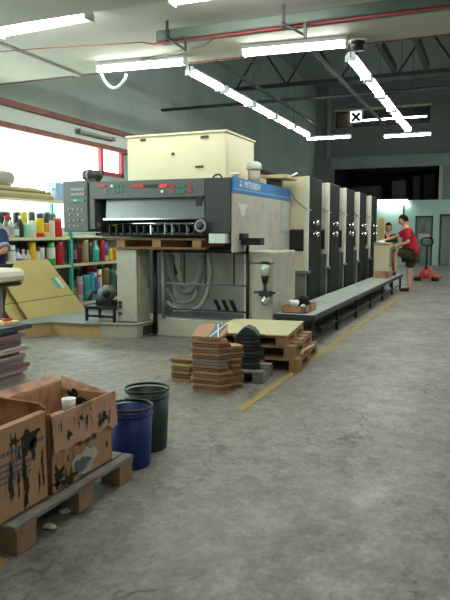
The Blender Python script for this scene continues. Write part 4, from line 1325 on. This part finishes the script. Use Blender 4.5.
# ------------------------------------------------------------------ bins
def bin_(name, label, c, r, h, m, mi_, lid=False):
    t = thing(name, label, 'bin', (c[0], c[1], 0))
    n = 36
    MB().lathe([(.001, .002), (r * .84, .002), (r * .86, .012), (r * .97, h * .94), (r * .95, h * .94), (r * .84, .02), (.001, .02)], (c[0], c[1], 0), n, smooth=True).build('bucket', m, t)
    MB().lathe([(r * .95, h * .965), (r * 1.0, h * .965), (r * 1.01, h), (r * .98, h + .004), (r * .94, h)], (c[0], c[1], 0), n, caps=False).build('rim', mi_, t)
    MB().lathe([(r * .96, h * .86), (r * .995, h * .865), (r * .995, h * .885), (r * .97, h * .89)], (c[0], c[1], 0), n, caps=False).build('rib', m, t)
    return t


M_bluebin = mat('blue_plastic', (18, 42, 112), 0.45, var=.4, scale=9, dirt=(16, 18, 38), dirt_amt=.95, dirt_scale=9, stretch=(1, 1, .35), spec=.35)
M_bluerim = mat('dark_blue_plastic', (34, 38, 60), 0.4, var=.15)
M_greenbin = mat('dark_green_plastic', (16, 42, 36), 0.42, var=.3, scale=9, dirt=(14, 18, 20), dirt_amt=.95, dirt_scale=9, stretch=(1, 1, .35))
M_greenrim = mat('green_plastic_rim', (22, 62, 46), 0.45, var=.3)
tb_ = bin_('plastic_bin', 'blue plastic bin beside the end of the dirty pallet', (-1.90, 3.155), .137, .355, M_bluebin, M_bluerim)
# bin contents: dark lid sunk in blue bin
MB().lathe([(.001, .25), (.118, .25), (.118, .24)], (-1.90, 3.155, 0), 28).build('sunken_lid', M_bluerim, tb_)
bin_('plastic_bin', 'dark green plastic bin behind the blue one', (-1.955, 3.46), .142, .385, M_greenbin, M_greenrim)

# ------------------------------------------------------------------ left foreground: pile of sheets, table
sx1, sy0 = -4.0, 3.80
z = 0.0
Ms = [mat('sheet_%d' % k, c, .7, var=.1, scale=20, stretch=(1, 1, 8)) for k, c in enumerate(((190, 160, 158), (150, 146, 150), (206, 190, 186), (136, 104, 108), (176, 172, 176)))]
NS = 13
for k in range(NS):
    rnd = random.Random(200 + k)
    th = rnd.uniform(.034, .05)
    m_ = Ms[k % 5] if k < NS - 1 else mat('navy_top_sheet', (70, 78, 92), .6, var=.1)
    dx = rnd.uniform(-.05, .05)
    Mr = Matrix.Translation((sx1 + dx, sy0 + rnd.uniform(-.02, .03), z)) @ Matrix.Rotation(rnd.uniform(-.06, .06), 4, 'Z')
    mb = MB()
    nn = 3
    for j in range(nn):
        mb.box(-.9, -.004 * ((j * 7 + k) % 3), .003 * ((j * 5 + k) % 3), .95, th * j / nn, th * (j + .86) / nn, M=Mr)
    tag(mb.build('sheet_bundle', m_), f'{ORD[NS - 1 - k]} bundle from the top of the printed sheet pile at the left edge', 'paper', 'pile of printed sheets')
    z += th
SZ = z
c = Vector((-4.1, 4.62, SZ))
mb = MB()
mb.prism([(-.10, -.04), (.06, -.07), (.13, .05), (.0, .11), (-.09, .07)], 0, .03, 'Z')
mb.v = [Matrix.Translation((c.x, c.y, SZ)) @ v for v in mb.v]
tag(mb.build('paper_pad', mat('yellow_pad', (232, 214, 140), .6)), 'yellowish paper pad lying on the printed sheet pile', 'pad')
mb = MB().tube([(c.x + .0, c.y - .02, SZ + .045), (c.x + .05, c.y - .0, SZ + .045), (c.x + .07, c.y + .03, SZ + .05)], .014, 8)
tag(mb.build('red_clip', M_red), 'small red clip on the yellowish paper pad', 'clip')

t = thing('feeder_table', 'cream table with a rounded end behind the printed sheet pile', 'table', (-5.1, 5.45, 0))
pf = [(-6.0, .80), (-4.86, .80), (-4.80, .83), (-4.785, .88), (-4.80, .93), (-4.86, .96), (-6.0, .965)]
MB().prism(pf, 5.25, 5.75, 'Y').build('table_top', mat('cream_table', (228, 222, 200), .4, var=.04), t, bevel=.006)
MB().prism([(-6.0, .765), (-4.86, .765), (-4.81, .80), (-6.0, .80)], 5.25, 5.75, 'Y').build('black_trim', M_black, t)
box(-5.98, -5.06, 5.32, 5.7, 0, .765).build('cabinet', M_greypanel, t, bevel=.01)

# ------------------------------------------------------------------ crate / desk at far end of walkway
t = thing('delivery_desk', 'cream cabinet on a brown base at the far end of the walkway', 'cabinet', (-2.15, 14.45, .37))
c0 = on_y(377, 278, 14.3)
box(-2.33, -2.0, 14.2, 14.75, .52, 1.11).build('cabinet', M_cream, t, bevel=.01)
box(-2.35, -1.98, 14.17, 14.78, 1.11, 1.135).build('top', mat('worn_tan_top', (186, 166, 120), .6, dirt=(120, 100, 70), dirt_amt=.6), t)
box(-2.33, -1.99, 14.18, 14.76, .375, .52).build('base', M_card, t)
box(-2.002, -1.995, 14.3, 14.7, .6, 1.02).build('side_panel', M_unitgrey, t)
tag(crumple((-2.2, 14.35, 1.162), .09, .07, .03, 77, 2).build('crumpled_rag', M_white), 'small white rag on top of the cream desk at the far end of the walkway', 'rag')
tag(box(-2.5, -2.36, 15.8, 15.88, .0, 1.70).box(-2.52, -2.34, 15.78, 15.9, 0, .03).build('tan_board', M_tan), 'upright tan board standing behind the last press unit', 'board')
tag(box(-4.4, -2.62, 15.92, 16.5, 0, 1.1).box(-4.3, -2.7, 15.97, 16.4, 1.1, 1.3).build('sheet_feeder', M_black, bevel=.02), 'black feeder machine body at the far end of the press', 'machine')

# pallet jack
jx, jy = -1.62, 18.9
t = thing('pallet_jack', 'red pallet jack with a tall black handle by the back door', 'pallet jack', (jx, jy, 0))
M_jack = mat('faded_red_paint', (214, 92, 80), .5, var=.12)
mb = MB().prism([(jx - .24, .06), (jx + .24, .06), (jx + .22, .2), (jx + .10, .36), (jx + .05, .42), (jx - .05, .42), (jx - .10, .36), (jx - .22, .2)], jy, jy + .16, 'Y')
mb.build('chassis', M_jack, t, bevel=.015)
MB().lathe([(.07, 0), (.07, .1), (.045, .12), (.045, .2)], (jx, jy - .08, .14), 14).build('pump', M_jack, t)
for s_ in (-1, 1):
    mb = MB().box(jx + s_ * .27 - .08, jx + s_ * .27 + .08, jy + .1, jy + 1.2, .04, .10)
    mb.build('fork', M_jack, t, bevel=.01)
    MB().lathe([(.06, -.09), (.06, .09)], (jx + s_ * .24, jy - .03, .06), 14, axis='X').build('wheel', M_black, t)
mb = MB().tube([(jx, jy - .1, .3), (jx, jy - .02, 1.02)], .028, 8)
mb.build('handle', M_black, t)
mb = MB().tube(arc([(-.02 + jx, 1.0), (jx - .13, 1.03), (jx - .15, 1.12), (jx - .12, 1.2), (jx, 1.21), (jx + .12, 1.2), (jx + .15, 1.12), (jx + .13, 1.03), (jx + .02, 1.0)], jy - .02), .022, 8)
mb.build('grip', M_black, t)

# ------------------------------------------------------------------ people
def skin_mesh(nodes, edges, root, levels=2):
    """nodes: name -> (co, radius or (rx, ry)); returns a mesh grown around the edges"""
    names = list(nodes)
    idx = {n: i for i, n in enumerate(names)}
    me = bpy.data.meshes.new('figure')
    me.from_pydata([tuple(nodes[n][0]) for n in names], [(idx[a], idx[b]) for a, b in edges], [])
    o = bpy.data.objects.new('figure_source', me)
    COL.objects.link(o)
    md = o.modifiers.new('skin', 'SKIN')
    md.use_smooth_shade = True
    for n in names:
        r = nodes[n][1]
        me.skin_vertices[0].data[idx[n]].radius = r if isinstance(r, tuple) else (r, r)
        me.skin_vertices[0].data[idx[n]].use_root = (n == root)
    sd = o.modifiers.new('sub', 'SUBSURF')
    sd.levels = levels
    sd.render_levels = levels
    dg = bpy.context.evaluated_depsgraph_get()
    dg.update()
    out = bpy.data.meshes.new_from_object(o.evaluated_get(dg))
    bpy.data.objects.remove(o)
    return out


def head(mb, c, face, up, R, mi_skin=0, mi_dark=1, mi_lips=2, mi_white=3):
    """ovoid head with brow, nose, chin, ears; c = centre, face and up directions"""
    face = Vector(face).normalized()
    up = (Vector(up) - face * Vector(up).dot(face)).normalized()
    sidev = up.cross(face)
    Mh = Matrix((sidev, face, up)).transposed().to_4x4()
    Mh.translation = Vector(c)
    bm = bmesh.new()
    bmesh.ops.create_uvsphere(bm, u_segments=28, v_segments=20, radius=1)
    for v in bm.verts:
        x, y, z_ = v.co
        w = .76 * (1 - .22 * max(0, -z_) ** 1.2)
        d = .92 if y < 0 else .86
        v.co = Vector((x * w, y * d - .03 * max(0, -z_) * (1 if y < 0 else -2), z_ * 1.14))
        if y > .55:
            a = abs(x)
            if a < .16 and -.38 < z_ < .12:
                v.co.y += .20 * (1 - a / .16) * (1 - abs(z_ + .22) / .36 if z_ < -.22 else (.12 - z_) / .34)
            if .12 < a < .42 and -.02 < z_ < .2:
                v.co.y -= .06
            if z_ > .2 and z_ < .4:
                v.co.y += .03
            if z_ < -.72 and a < .4:
                v.co.y += .08
    me = bpy.data.meshes.new('head')
    bm.to_mesh(me)
    bm.free()
    Ms = Mh @ Matrix.Scale(R, 4)
    mb.mesh(me, Ms, mi_skin)

    def ell(cx, cy, cz, rx, ry, rz, mi):
        b2 = bmesh.new()
        bmesh.ops.create_uvsphere(b2, u_segments=12, v_segments=8, radius=1)
        m2 = bpy.data.meshes.new('ell')
        b2.to_mesh(m2)
        b2.free()
        mb.mesh(m2, Ms @ Matrix.Translation((cx, cy, cz)) @ Matrix.Diagonal((rx, ry, rz, 1)), mi)
    for s_ in (-1, 1):
        ell(s_ * .28, .70, .06, .10, .06, .05, mi_white)
        ell(s_ * .28, .745, .06, .045, .03, .045, mi_dark)
        ell(s_ * .28, .735, .19, .15, .05, .03, mi_dark)
        ell(s_ * .75, -.05, -.02, .07, .16, .24, mi_skin)
    ell(0, .78, -.52, .20, .06, .05, mi_lips)
    return Ms


def hair_mesh(Ms, seed=1, long=False, back=-.6):
    bm = bmesh.new()
    bmesh.ops.create_uvsphere(bm, u_segments=28, v_segments=20, radius=1)
    rnd = random.Random(seed)
    for v in bm.verts:
        x, y, z_ = v.co
        k = 1.06 + rnd.uniform(-.02, .02)
        v.co = Vector((x * .80 * k, y * .96 * k - .02, z_ * 1.17 * k))
    kill = [f for f in bm.faces if (lambda c_: (c_.y > .30 and c_.z < .52) or (c_.z < (back if c_.y < -.1 else .0)))(f.calc_center_median())]
    bmesh.ops.delete(bm, geom=kill, context='FACES')
    me = bpy.data.meshes.new('hair')
    bm.to_mesh(me)
    bm.free()
    q = MB().mesh(me, Ms)
    return q


def hand_nodes(nodes, edges, pre, wrist, fwd, palm_n, side, length=.18, curl=.5):
    """palm and five fingers rooted at the wrist node; fwd finger direction, palm_n palm normal, side = thumb side"""
    w = Vector(wrist)
    f, n_, s_ = Vector(fwd).normalized(), Vector(palm_n).normalized(), Vector(side).normalized()
    pl = w + f * length * .28
    nodes[pre + 'palm'] = (pl, (.030, .020))
    edges.append((pre + 'wrist', pre + 'palm'))
    kn = w + f * length * .48
    nodes[pre + 'kn'] = (kn, (.032, .018))
    edges.append((pre + 'palm', pre + 'kn'))
    return w, f, n_, s_, pl, kn


def finger_meshes(mb, w, f, n_, s_, length, curl, mi=0):
    """four fingers of unequal length plus a thumb, each bent at the knuckles"""
    for k, (off, L_) in enumerate(((.030, .40), (.010, .46), (-.010, .42), (-.029, .33))):
        b_ = w + f * length * .50 + s_ * off
        p0 = b_ - f * length * .14
        d1 = (f + n_ * curl * .4).normalized()
        d2 = (f + n_ * curl * 1.2).normalized()
        d3 = (f + n_ * curl * 2.2).normalized()
        p1 = b_ + d1 * length * L_ * .42
        p2 = p1 + d2 * length * L_ * .33
        p3 = p2 + d3 * length * L_ * .25
        mb.tube([p0, b_, p1, p2, p3], .009, 8, mi, radii=[.0095, .0098, .0090, .0082, .006])
    b_ = w + f * length * .14 + s_ * .026
    p1 = b_ + (s_ * .8 + f * .7).normalized() * length * .20
    p2 = p1 + (s_ * .25 + f * .9 + n_ * curl * .4).normalized() * length * .17
    p3 = p2 + (f + n_ * curl * .8).normalized() * length * .12
    mb.tube([b_, p1, p2, p3], .01, 8, mi, radii=[.013, .012, .0105, .007])


def person(name, label, base, J, hd_c, hd_face, hd_up, hands, skin, shirt_m, pants_m, hair_kw, sleeve=.9, pants_to=.55, headR=.105, broad=1.0, cuff=None, vneck=False):
    t = thing(name, label, 'person', base)
    nodes, edges = {}, []
    def nd(n, co, r):
        nodes[n] = (Vector(co), r)
    V = lambda n: Vector(J[n])
    nd('pelvis', V('pelvis'), .135 * broad)
    nd('waist', V('pelvis').lerp(V('chest'), .45), .13 * broad)
    nd('chest', V('chest'), .14 * broad)
    nd('neckb', V('neck') * .75 + V('chest') * .25, .075)
    nd('neck', V('neck'), .055)
    nd('skull', Vector(hd_c), .06)
    edges += [('pelvis', 'waist'), ('waist', 'chest'), ('chest', 'neckb'), ('neckb', 'neck'), ('neck', 'skull')]
    mb = MB()
    for s_ in 'lr':
        nd(s_ + 'sh', V(s_ + 'sh'), .062 * broad)
        nd(s_ + 'ua', V(s_ + 'sh').lerp(V(s_ + 'el'), .5), .047 * broad)
        nd(s_ + 'el', V(s_ + 'el'), .040)
        nd(s_ + 'fa', V(s_ + 'el').lerp(V(s_ + 'wr'), .4), .038)
        nd(s_ + 'wrist', V(s_ + 'wr'), .026)
        edges += [('chest', s_ + 'sh'), (s_ + 'sh', s_ + 'ua'), (s_ + 'ua', s_ + 'el'), (s_ + 'el', s_ + 'fa'), (s_ + 'fa', s_ + 'wrist')]
        hp = hands[s_]
        args = hand_nodes(nodes, edges, s_, V(s_ + 'wr'), *hp[:3])
        nd(s_ + 'hip', V(s_ + 'hip'), .095 * broad)
        nd(s_ + 'th', V(s_ + 'hip').lerp(V(s_ + 'kn_'), .5), .080 * broad)
        nd(s_ + 'kn_', V(s_ + 'kn_'), .058)
        nd(s_ + 'cf', V(s_ + 'kn_').lerp(V(s_ + 'an'), .35), .056)
        nd(s_ + 'an', V(s_ + 'an'), .036)
        nd(s_ + 'toe', V(s_ + 'toe'), .034)
        edges += [('pelvis', s_ + 'hip'), (s_ + 'hip', s_ + 'th'), (s_ + 'th', s_ + 'kn_'), (s_ + 'kn_', s_ + 'cf'), (s_ + 'cf', s_ + 'an'), (s_ + 'an', s_ + 'toe')]
        finger_meshes(mb, args[0], args[1], args[2], args[3], .18, hp[3])
    mb.mesh(skin_mesh(nodes, edges, 'pelvis'))
    Ms = head(mb, hd_c, hd_face, hd_up, headR)
    mb.build('body', [skin, M_hair, M_lips, M_white], t)
    # shirt
    g = 1.13
    sn, se = {}, []
    for n in ('pelvis', 'waist', 'chest', 'neckb'):
        r = nodes[n][1] * (1.12 if n == 'pelvis' else 1.04)
        co = nodes[n][0]
        if n == 'neckb':
            co = nodes['chest'][0].lerp(nodes['neckb'][0], .8)
            r = .072
        sn[n] = (co, r * g + .008)
    sn['hem'] = (nodes['pelvis'][0] - Vector((0, 0, .10)), .165 * broad)
    se += [('hem', 'pelvis'), ('pelvis', 'waist'), ('waist', 'chest'), ('chest', 'neckb')]
    for s_ in 'lr':
        sn[s_ + 'sh'] = (nodes[s_ + 'sh'][0], nodes[s_ + 'sh'][1] * g + .01)
        sn[s_ + 'ua'] = (nodes[s_ + 'ua'][0], nodes[s_ + 'ua'][1] * g + .016)
        sn[s_ + 'cu'] = (nodes[s_ + 'ua'][0].lerp(nodes[s_ + 'el'][0], sleeve - .1), .060 * broad)
        se += [('chest', s_ + 'sh'), (s_ + 'sh', s_ + 'ua'), (s_ + 'ua', s_ + 'cu')]
    sm_ = MB().mesh(skin_mesh(sn, se, 'chest')).build('shirt', shirt_m, t)
    if cuff:
        for s_ in 'lr':
            a = nodes[s_ + 'ua'][0].lerp(nodes[s_ + 'el'][0], sleeve - .25)
            b_ = nodes[s_ + 'ua'][0].lerp(nodes[s_ + 'el'][0], sleeve + .12)
            MB().tube([a, b_], .064, 16).build('cuff', cuff, sm_)
    # trousers or shorts
    pn_, pe = {}, []
    pn_['pelvis'] = (nodes['pelvis'][0], .135 * broad * 1.06 + .006)
    for s_ in 'lr':
        pn_[s_ + 'hip'] = (nodes[s_ + 'hip'][0], .095 * broad * g + .012)
        pn_[s_ + 'th'] = (nodes[s_ + 'th'][0], .080 * broad * g + .018)
        pe += [('pelvis', s_ + 'hip'), (s_ + 'hip', s_ + 'th')]
        if pants_to <= 1:
            pn_[s_ + 'hem'] = (nodes[s_ + 'th'][0].lerp(nodes[s_ + 'kn_'][0], pants_to), .086 * broad)
            pe += [(s_ + 'th', s_ + 'hem')]
        else:
            pn_[s_ + 'kn_'] = (nodes[s_ + 'kn_'][0], .075)
            pn_[s_ + 'hem'] = (nodes[s_ + 'an'][0] + Vector((0, 0, .02)), .062)
            pe += [(s_ + 'th', s_ + 'kn_'), (s_ + 'kn_', s_ + 'hem')]
    MB().mesh(skin_mesh(pn_, pe, 'pelvis')).build('shorts' if pants_to <= 1 else 'trousers', pants_m, t)
    for s_ in 'lr':
        an, toe = nodes[s_ + 'an'][0], nodes[s_ + 'toe'][0]
        d = (toe - an)
        d.z = 0
        d.normalize()
        fz = toe.z - .04
        q = skin_mesh({'a': (Vector((an.x, an.y, fz + .05)) - d * .05, .048), 'b': (Vector((an.x, an.y, fz + .055)) + d * .05, .05), 'c': (Vector((an.x, an.y, fz + .043)) + d * .15, .043), 'd': (Vector((an.x, an.y, fz + .036)) + d * .20, .034), 'e': (Vector((an.x, an.y, fz + .09)), .046)},
                      [('a', 'b'), ('b', 'c'), ('c', 'd'), ('a', 'e')], 'a')
        MB().mesh(q).build('shoe', M_shoe, t)
    hair_mesh(Ms, **hair_kw).build('hair', M_hair, t)
    return t, nodes


# man in red at the far end of the walkway, facing left, left foot up on the walkway
mx, my = -1.70, 15.1
JM = dict(pelvis=(mx + .06, my, .93), chest=(mx - .0, my, 1.30), neck=(mx - .07, my, 1.48),
          lsh=(mx + .0, my - .20, 1.40), rsh=(mx - .06, my + .19, 1.40),
          lel=(mx + .02, my - .27, 1.15), lwr=(mx - .21, my - .17, 1.06),
          rel=(mx - .28, my + .10, 1.27), rwr=(mx - .44, my - .27, 1.205),
          lhip=(mx + .03, my - .09, .88), lkn_=(mx - .27, my - .14, .93), lan=(mx - .26, my - .12, .46), ltoe=(mx - .40, my - .13, .415),
          rhip=(mx + .06, my + .09, .88), rkn_=(mx + .02, my + .1, .48), ran=(mx + .02, my + .1, .08), rtoe=(mx - .13, my + .08, .045))
person('person', 'person in a red polo and dark shorts, one foot up on the walkway', (mx, my, 0), JM, (mx - .13, my - .0, 1.635), (-1, -.15, -.32), (-.25, 0, 1),
       {'l': ((-.75, .3, -.45), (.0, .1, -1), (-.4, -.9, 0), .5), 'r': ((-.35, -.9, -.08), (0, .1, -1), (-.9, .4, 0), .25)},
       M_skin, M_redshirt, M_olive, dict(seed=2, back=-.45), sleeve=.85, pants_to=.75, headR=.112, broad=1.22)

wx, wy = -2.33, 16.35
JW = dict(pelvis=(wx, wy, .88), chest=(wx, wy, 1.18), neck=(wx, wy - .02, 1.36), lsh=(wx + .16, wy, 1.27), rsh=(wx - .16, wy, 1.27),
          lel=(wx + .21, wy - .08, 1.02), lwr=(wx + .13, wy - .26, 1.05), rel=(wx - .21, wy - .08, 1.02), rwr=(wx - .08, wy - .26, 1.07),
          lhip=(wx + .09, wy, .84), rhip=(wx - .09, wy, .84), lkn_=(wx + .09, wy - .02, .46), rkn_=(wx - .09, wy - .02, .46), lan=(wx + .09, wy, .08), ran=(wx - .09, wy, .08),
          ltoe=(wx + .1, wy - .14, .045), rtoe=(wx - .1, wy - .14, .045))
tw, nw = person('person', 'person in a black top with a V neckline standing behind the cream desk', (wx, wy, 0), JW, (wx, wy - .04, 1.49), (.25, -1, -.12), (0, -.1, 1),
                {'l': ((-.6, -.8, .0), (0, 0, -1), (-.7, .3, .6), .5), 'r': ((.6, -.8, 0), (0, 0, -1), (.7, .3, .6), .5)},
                M_skin2, M_blackcloth, M_blackcloth, dict(seed=5, back=-.95), sleeve=.6, pants_to=2, headR=.102, broad=.9)
q = MB()
n0 = Vector((wx, wy - .142, 1.20))
q.add([(wx - .055, wy - .085, 1.335), (wx + .055, wy - .085, 1.335), (wx, wy - .165, 1.15), (wx - .05, wy - .05, 1.335), (wx + .05, wy - .05, 1.335), (wx, wy - .1, 1.15)],
      [(0, 1, 2), (5, 4, 3), (0, 3, 4, 1), (1, 4, 5, 2), (2, 5, 3, 0)])
q.build('neckline', M_skin2, tw)

# person at the left edge: only sleeve and elbow come into the picture
lx, ly = -5.59, 6.12
JL = dict(pelvis=(lx, ly, .90), chest=(lx, ly, 1.22), neck=(lx, ly - .02, 1.42), lsh=(lx + .21, ly - .05, 1.33), rsh=(lx - .2, ly, 1.34),
          lel=(lx + .38, ly - .18, 1.14), lwr=(lx + .16, ly - .32, 1.10), rel=(lx - .26, ly - .1, 1.08), rwr=(lx - .14, ly - .3, 1.10),
          lhip=(lx + .09, ly, .86), rhip=(lx - .09, ly, .86), lkn_=(lx + .1, ly - .02, .47), rkn_=(lx - .1, ly - .02, .47), lan=(lx + .1, ly, .08), ran=(lx - .1, ly, .08),
          ltoe=(lx + .11, ly - .14, .045), rtoe=(lx - .11, ly - .14, .045))
person('person', 'person in a navy shirt with grey cuffs working at the cream table, left edge', (lx, ly, 0), JL, (lx, ly - .06, 1.57), (.1, -1, -.35), (0, -.2, 1),
       {'l': ((-.55, -.7, 0), (0, .1, -1), (-.7, .6, 0), .3), 'r': ((.3, -.9, 0), (0, .1, -1), (.9, .3, 0), .4)},
       M_skin2, M_navy, M_dark, dict(seed=9, back=-.5), sleeve=.62, pants_to=2, headR=.105, broad=1.05, cuff=M_greycuff)

# ------------------------------------------------------------------ world, camera, view
w = bpy.data.worlds.new('dim_hall_air')
SC.world = w
w.use_nodes = True
w.node_tree.nodes['Background'].inputs['Color'].default_value = srgb(200, 225, 220)
w.node_tree.nodes['Background'].inputs['Strength'].default_value = 0.05

cd = bpy.data.cameras.new('photo_camera')
cd.sensor_fit = 'VERTICAL'
cd.sensor_height = 24
cd.sensor_width = 18
cd.lens = 24 * FPX / 600
cd.clip_end = 200
cam = bpy.data.objects.new('photo_camera', cd)
COL.objects.link(cam)
cam.location = (0, 0, CAMH)
cam.rotation_euler = (PI / 2 - PITCH, 0, YAW)
SC.camera = cam
SC.view_settings.view_transform = 'Standard'
SC.view_settings.look = 'None'
SC.view_settings.gamma = 1
SC.view_settings.use_curve_mapping = False
SC.view_settings.exposure = 0.6
SC.cycles.use_denoising = True
SC.cycles.max_bounces = 8
SC.cycles.sample_clamp_indirect = 6
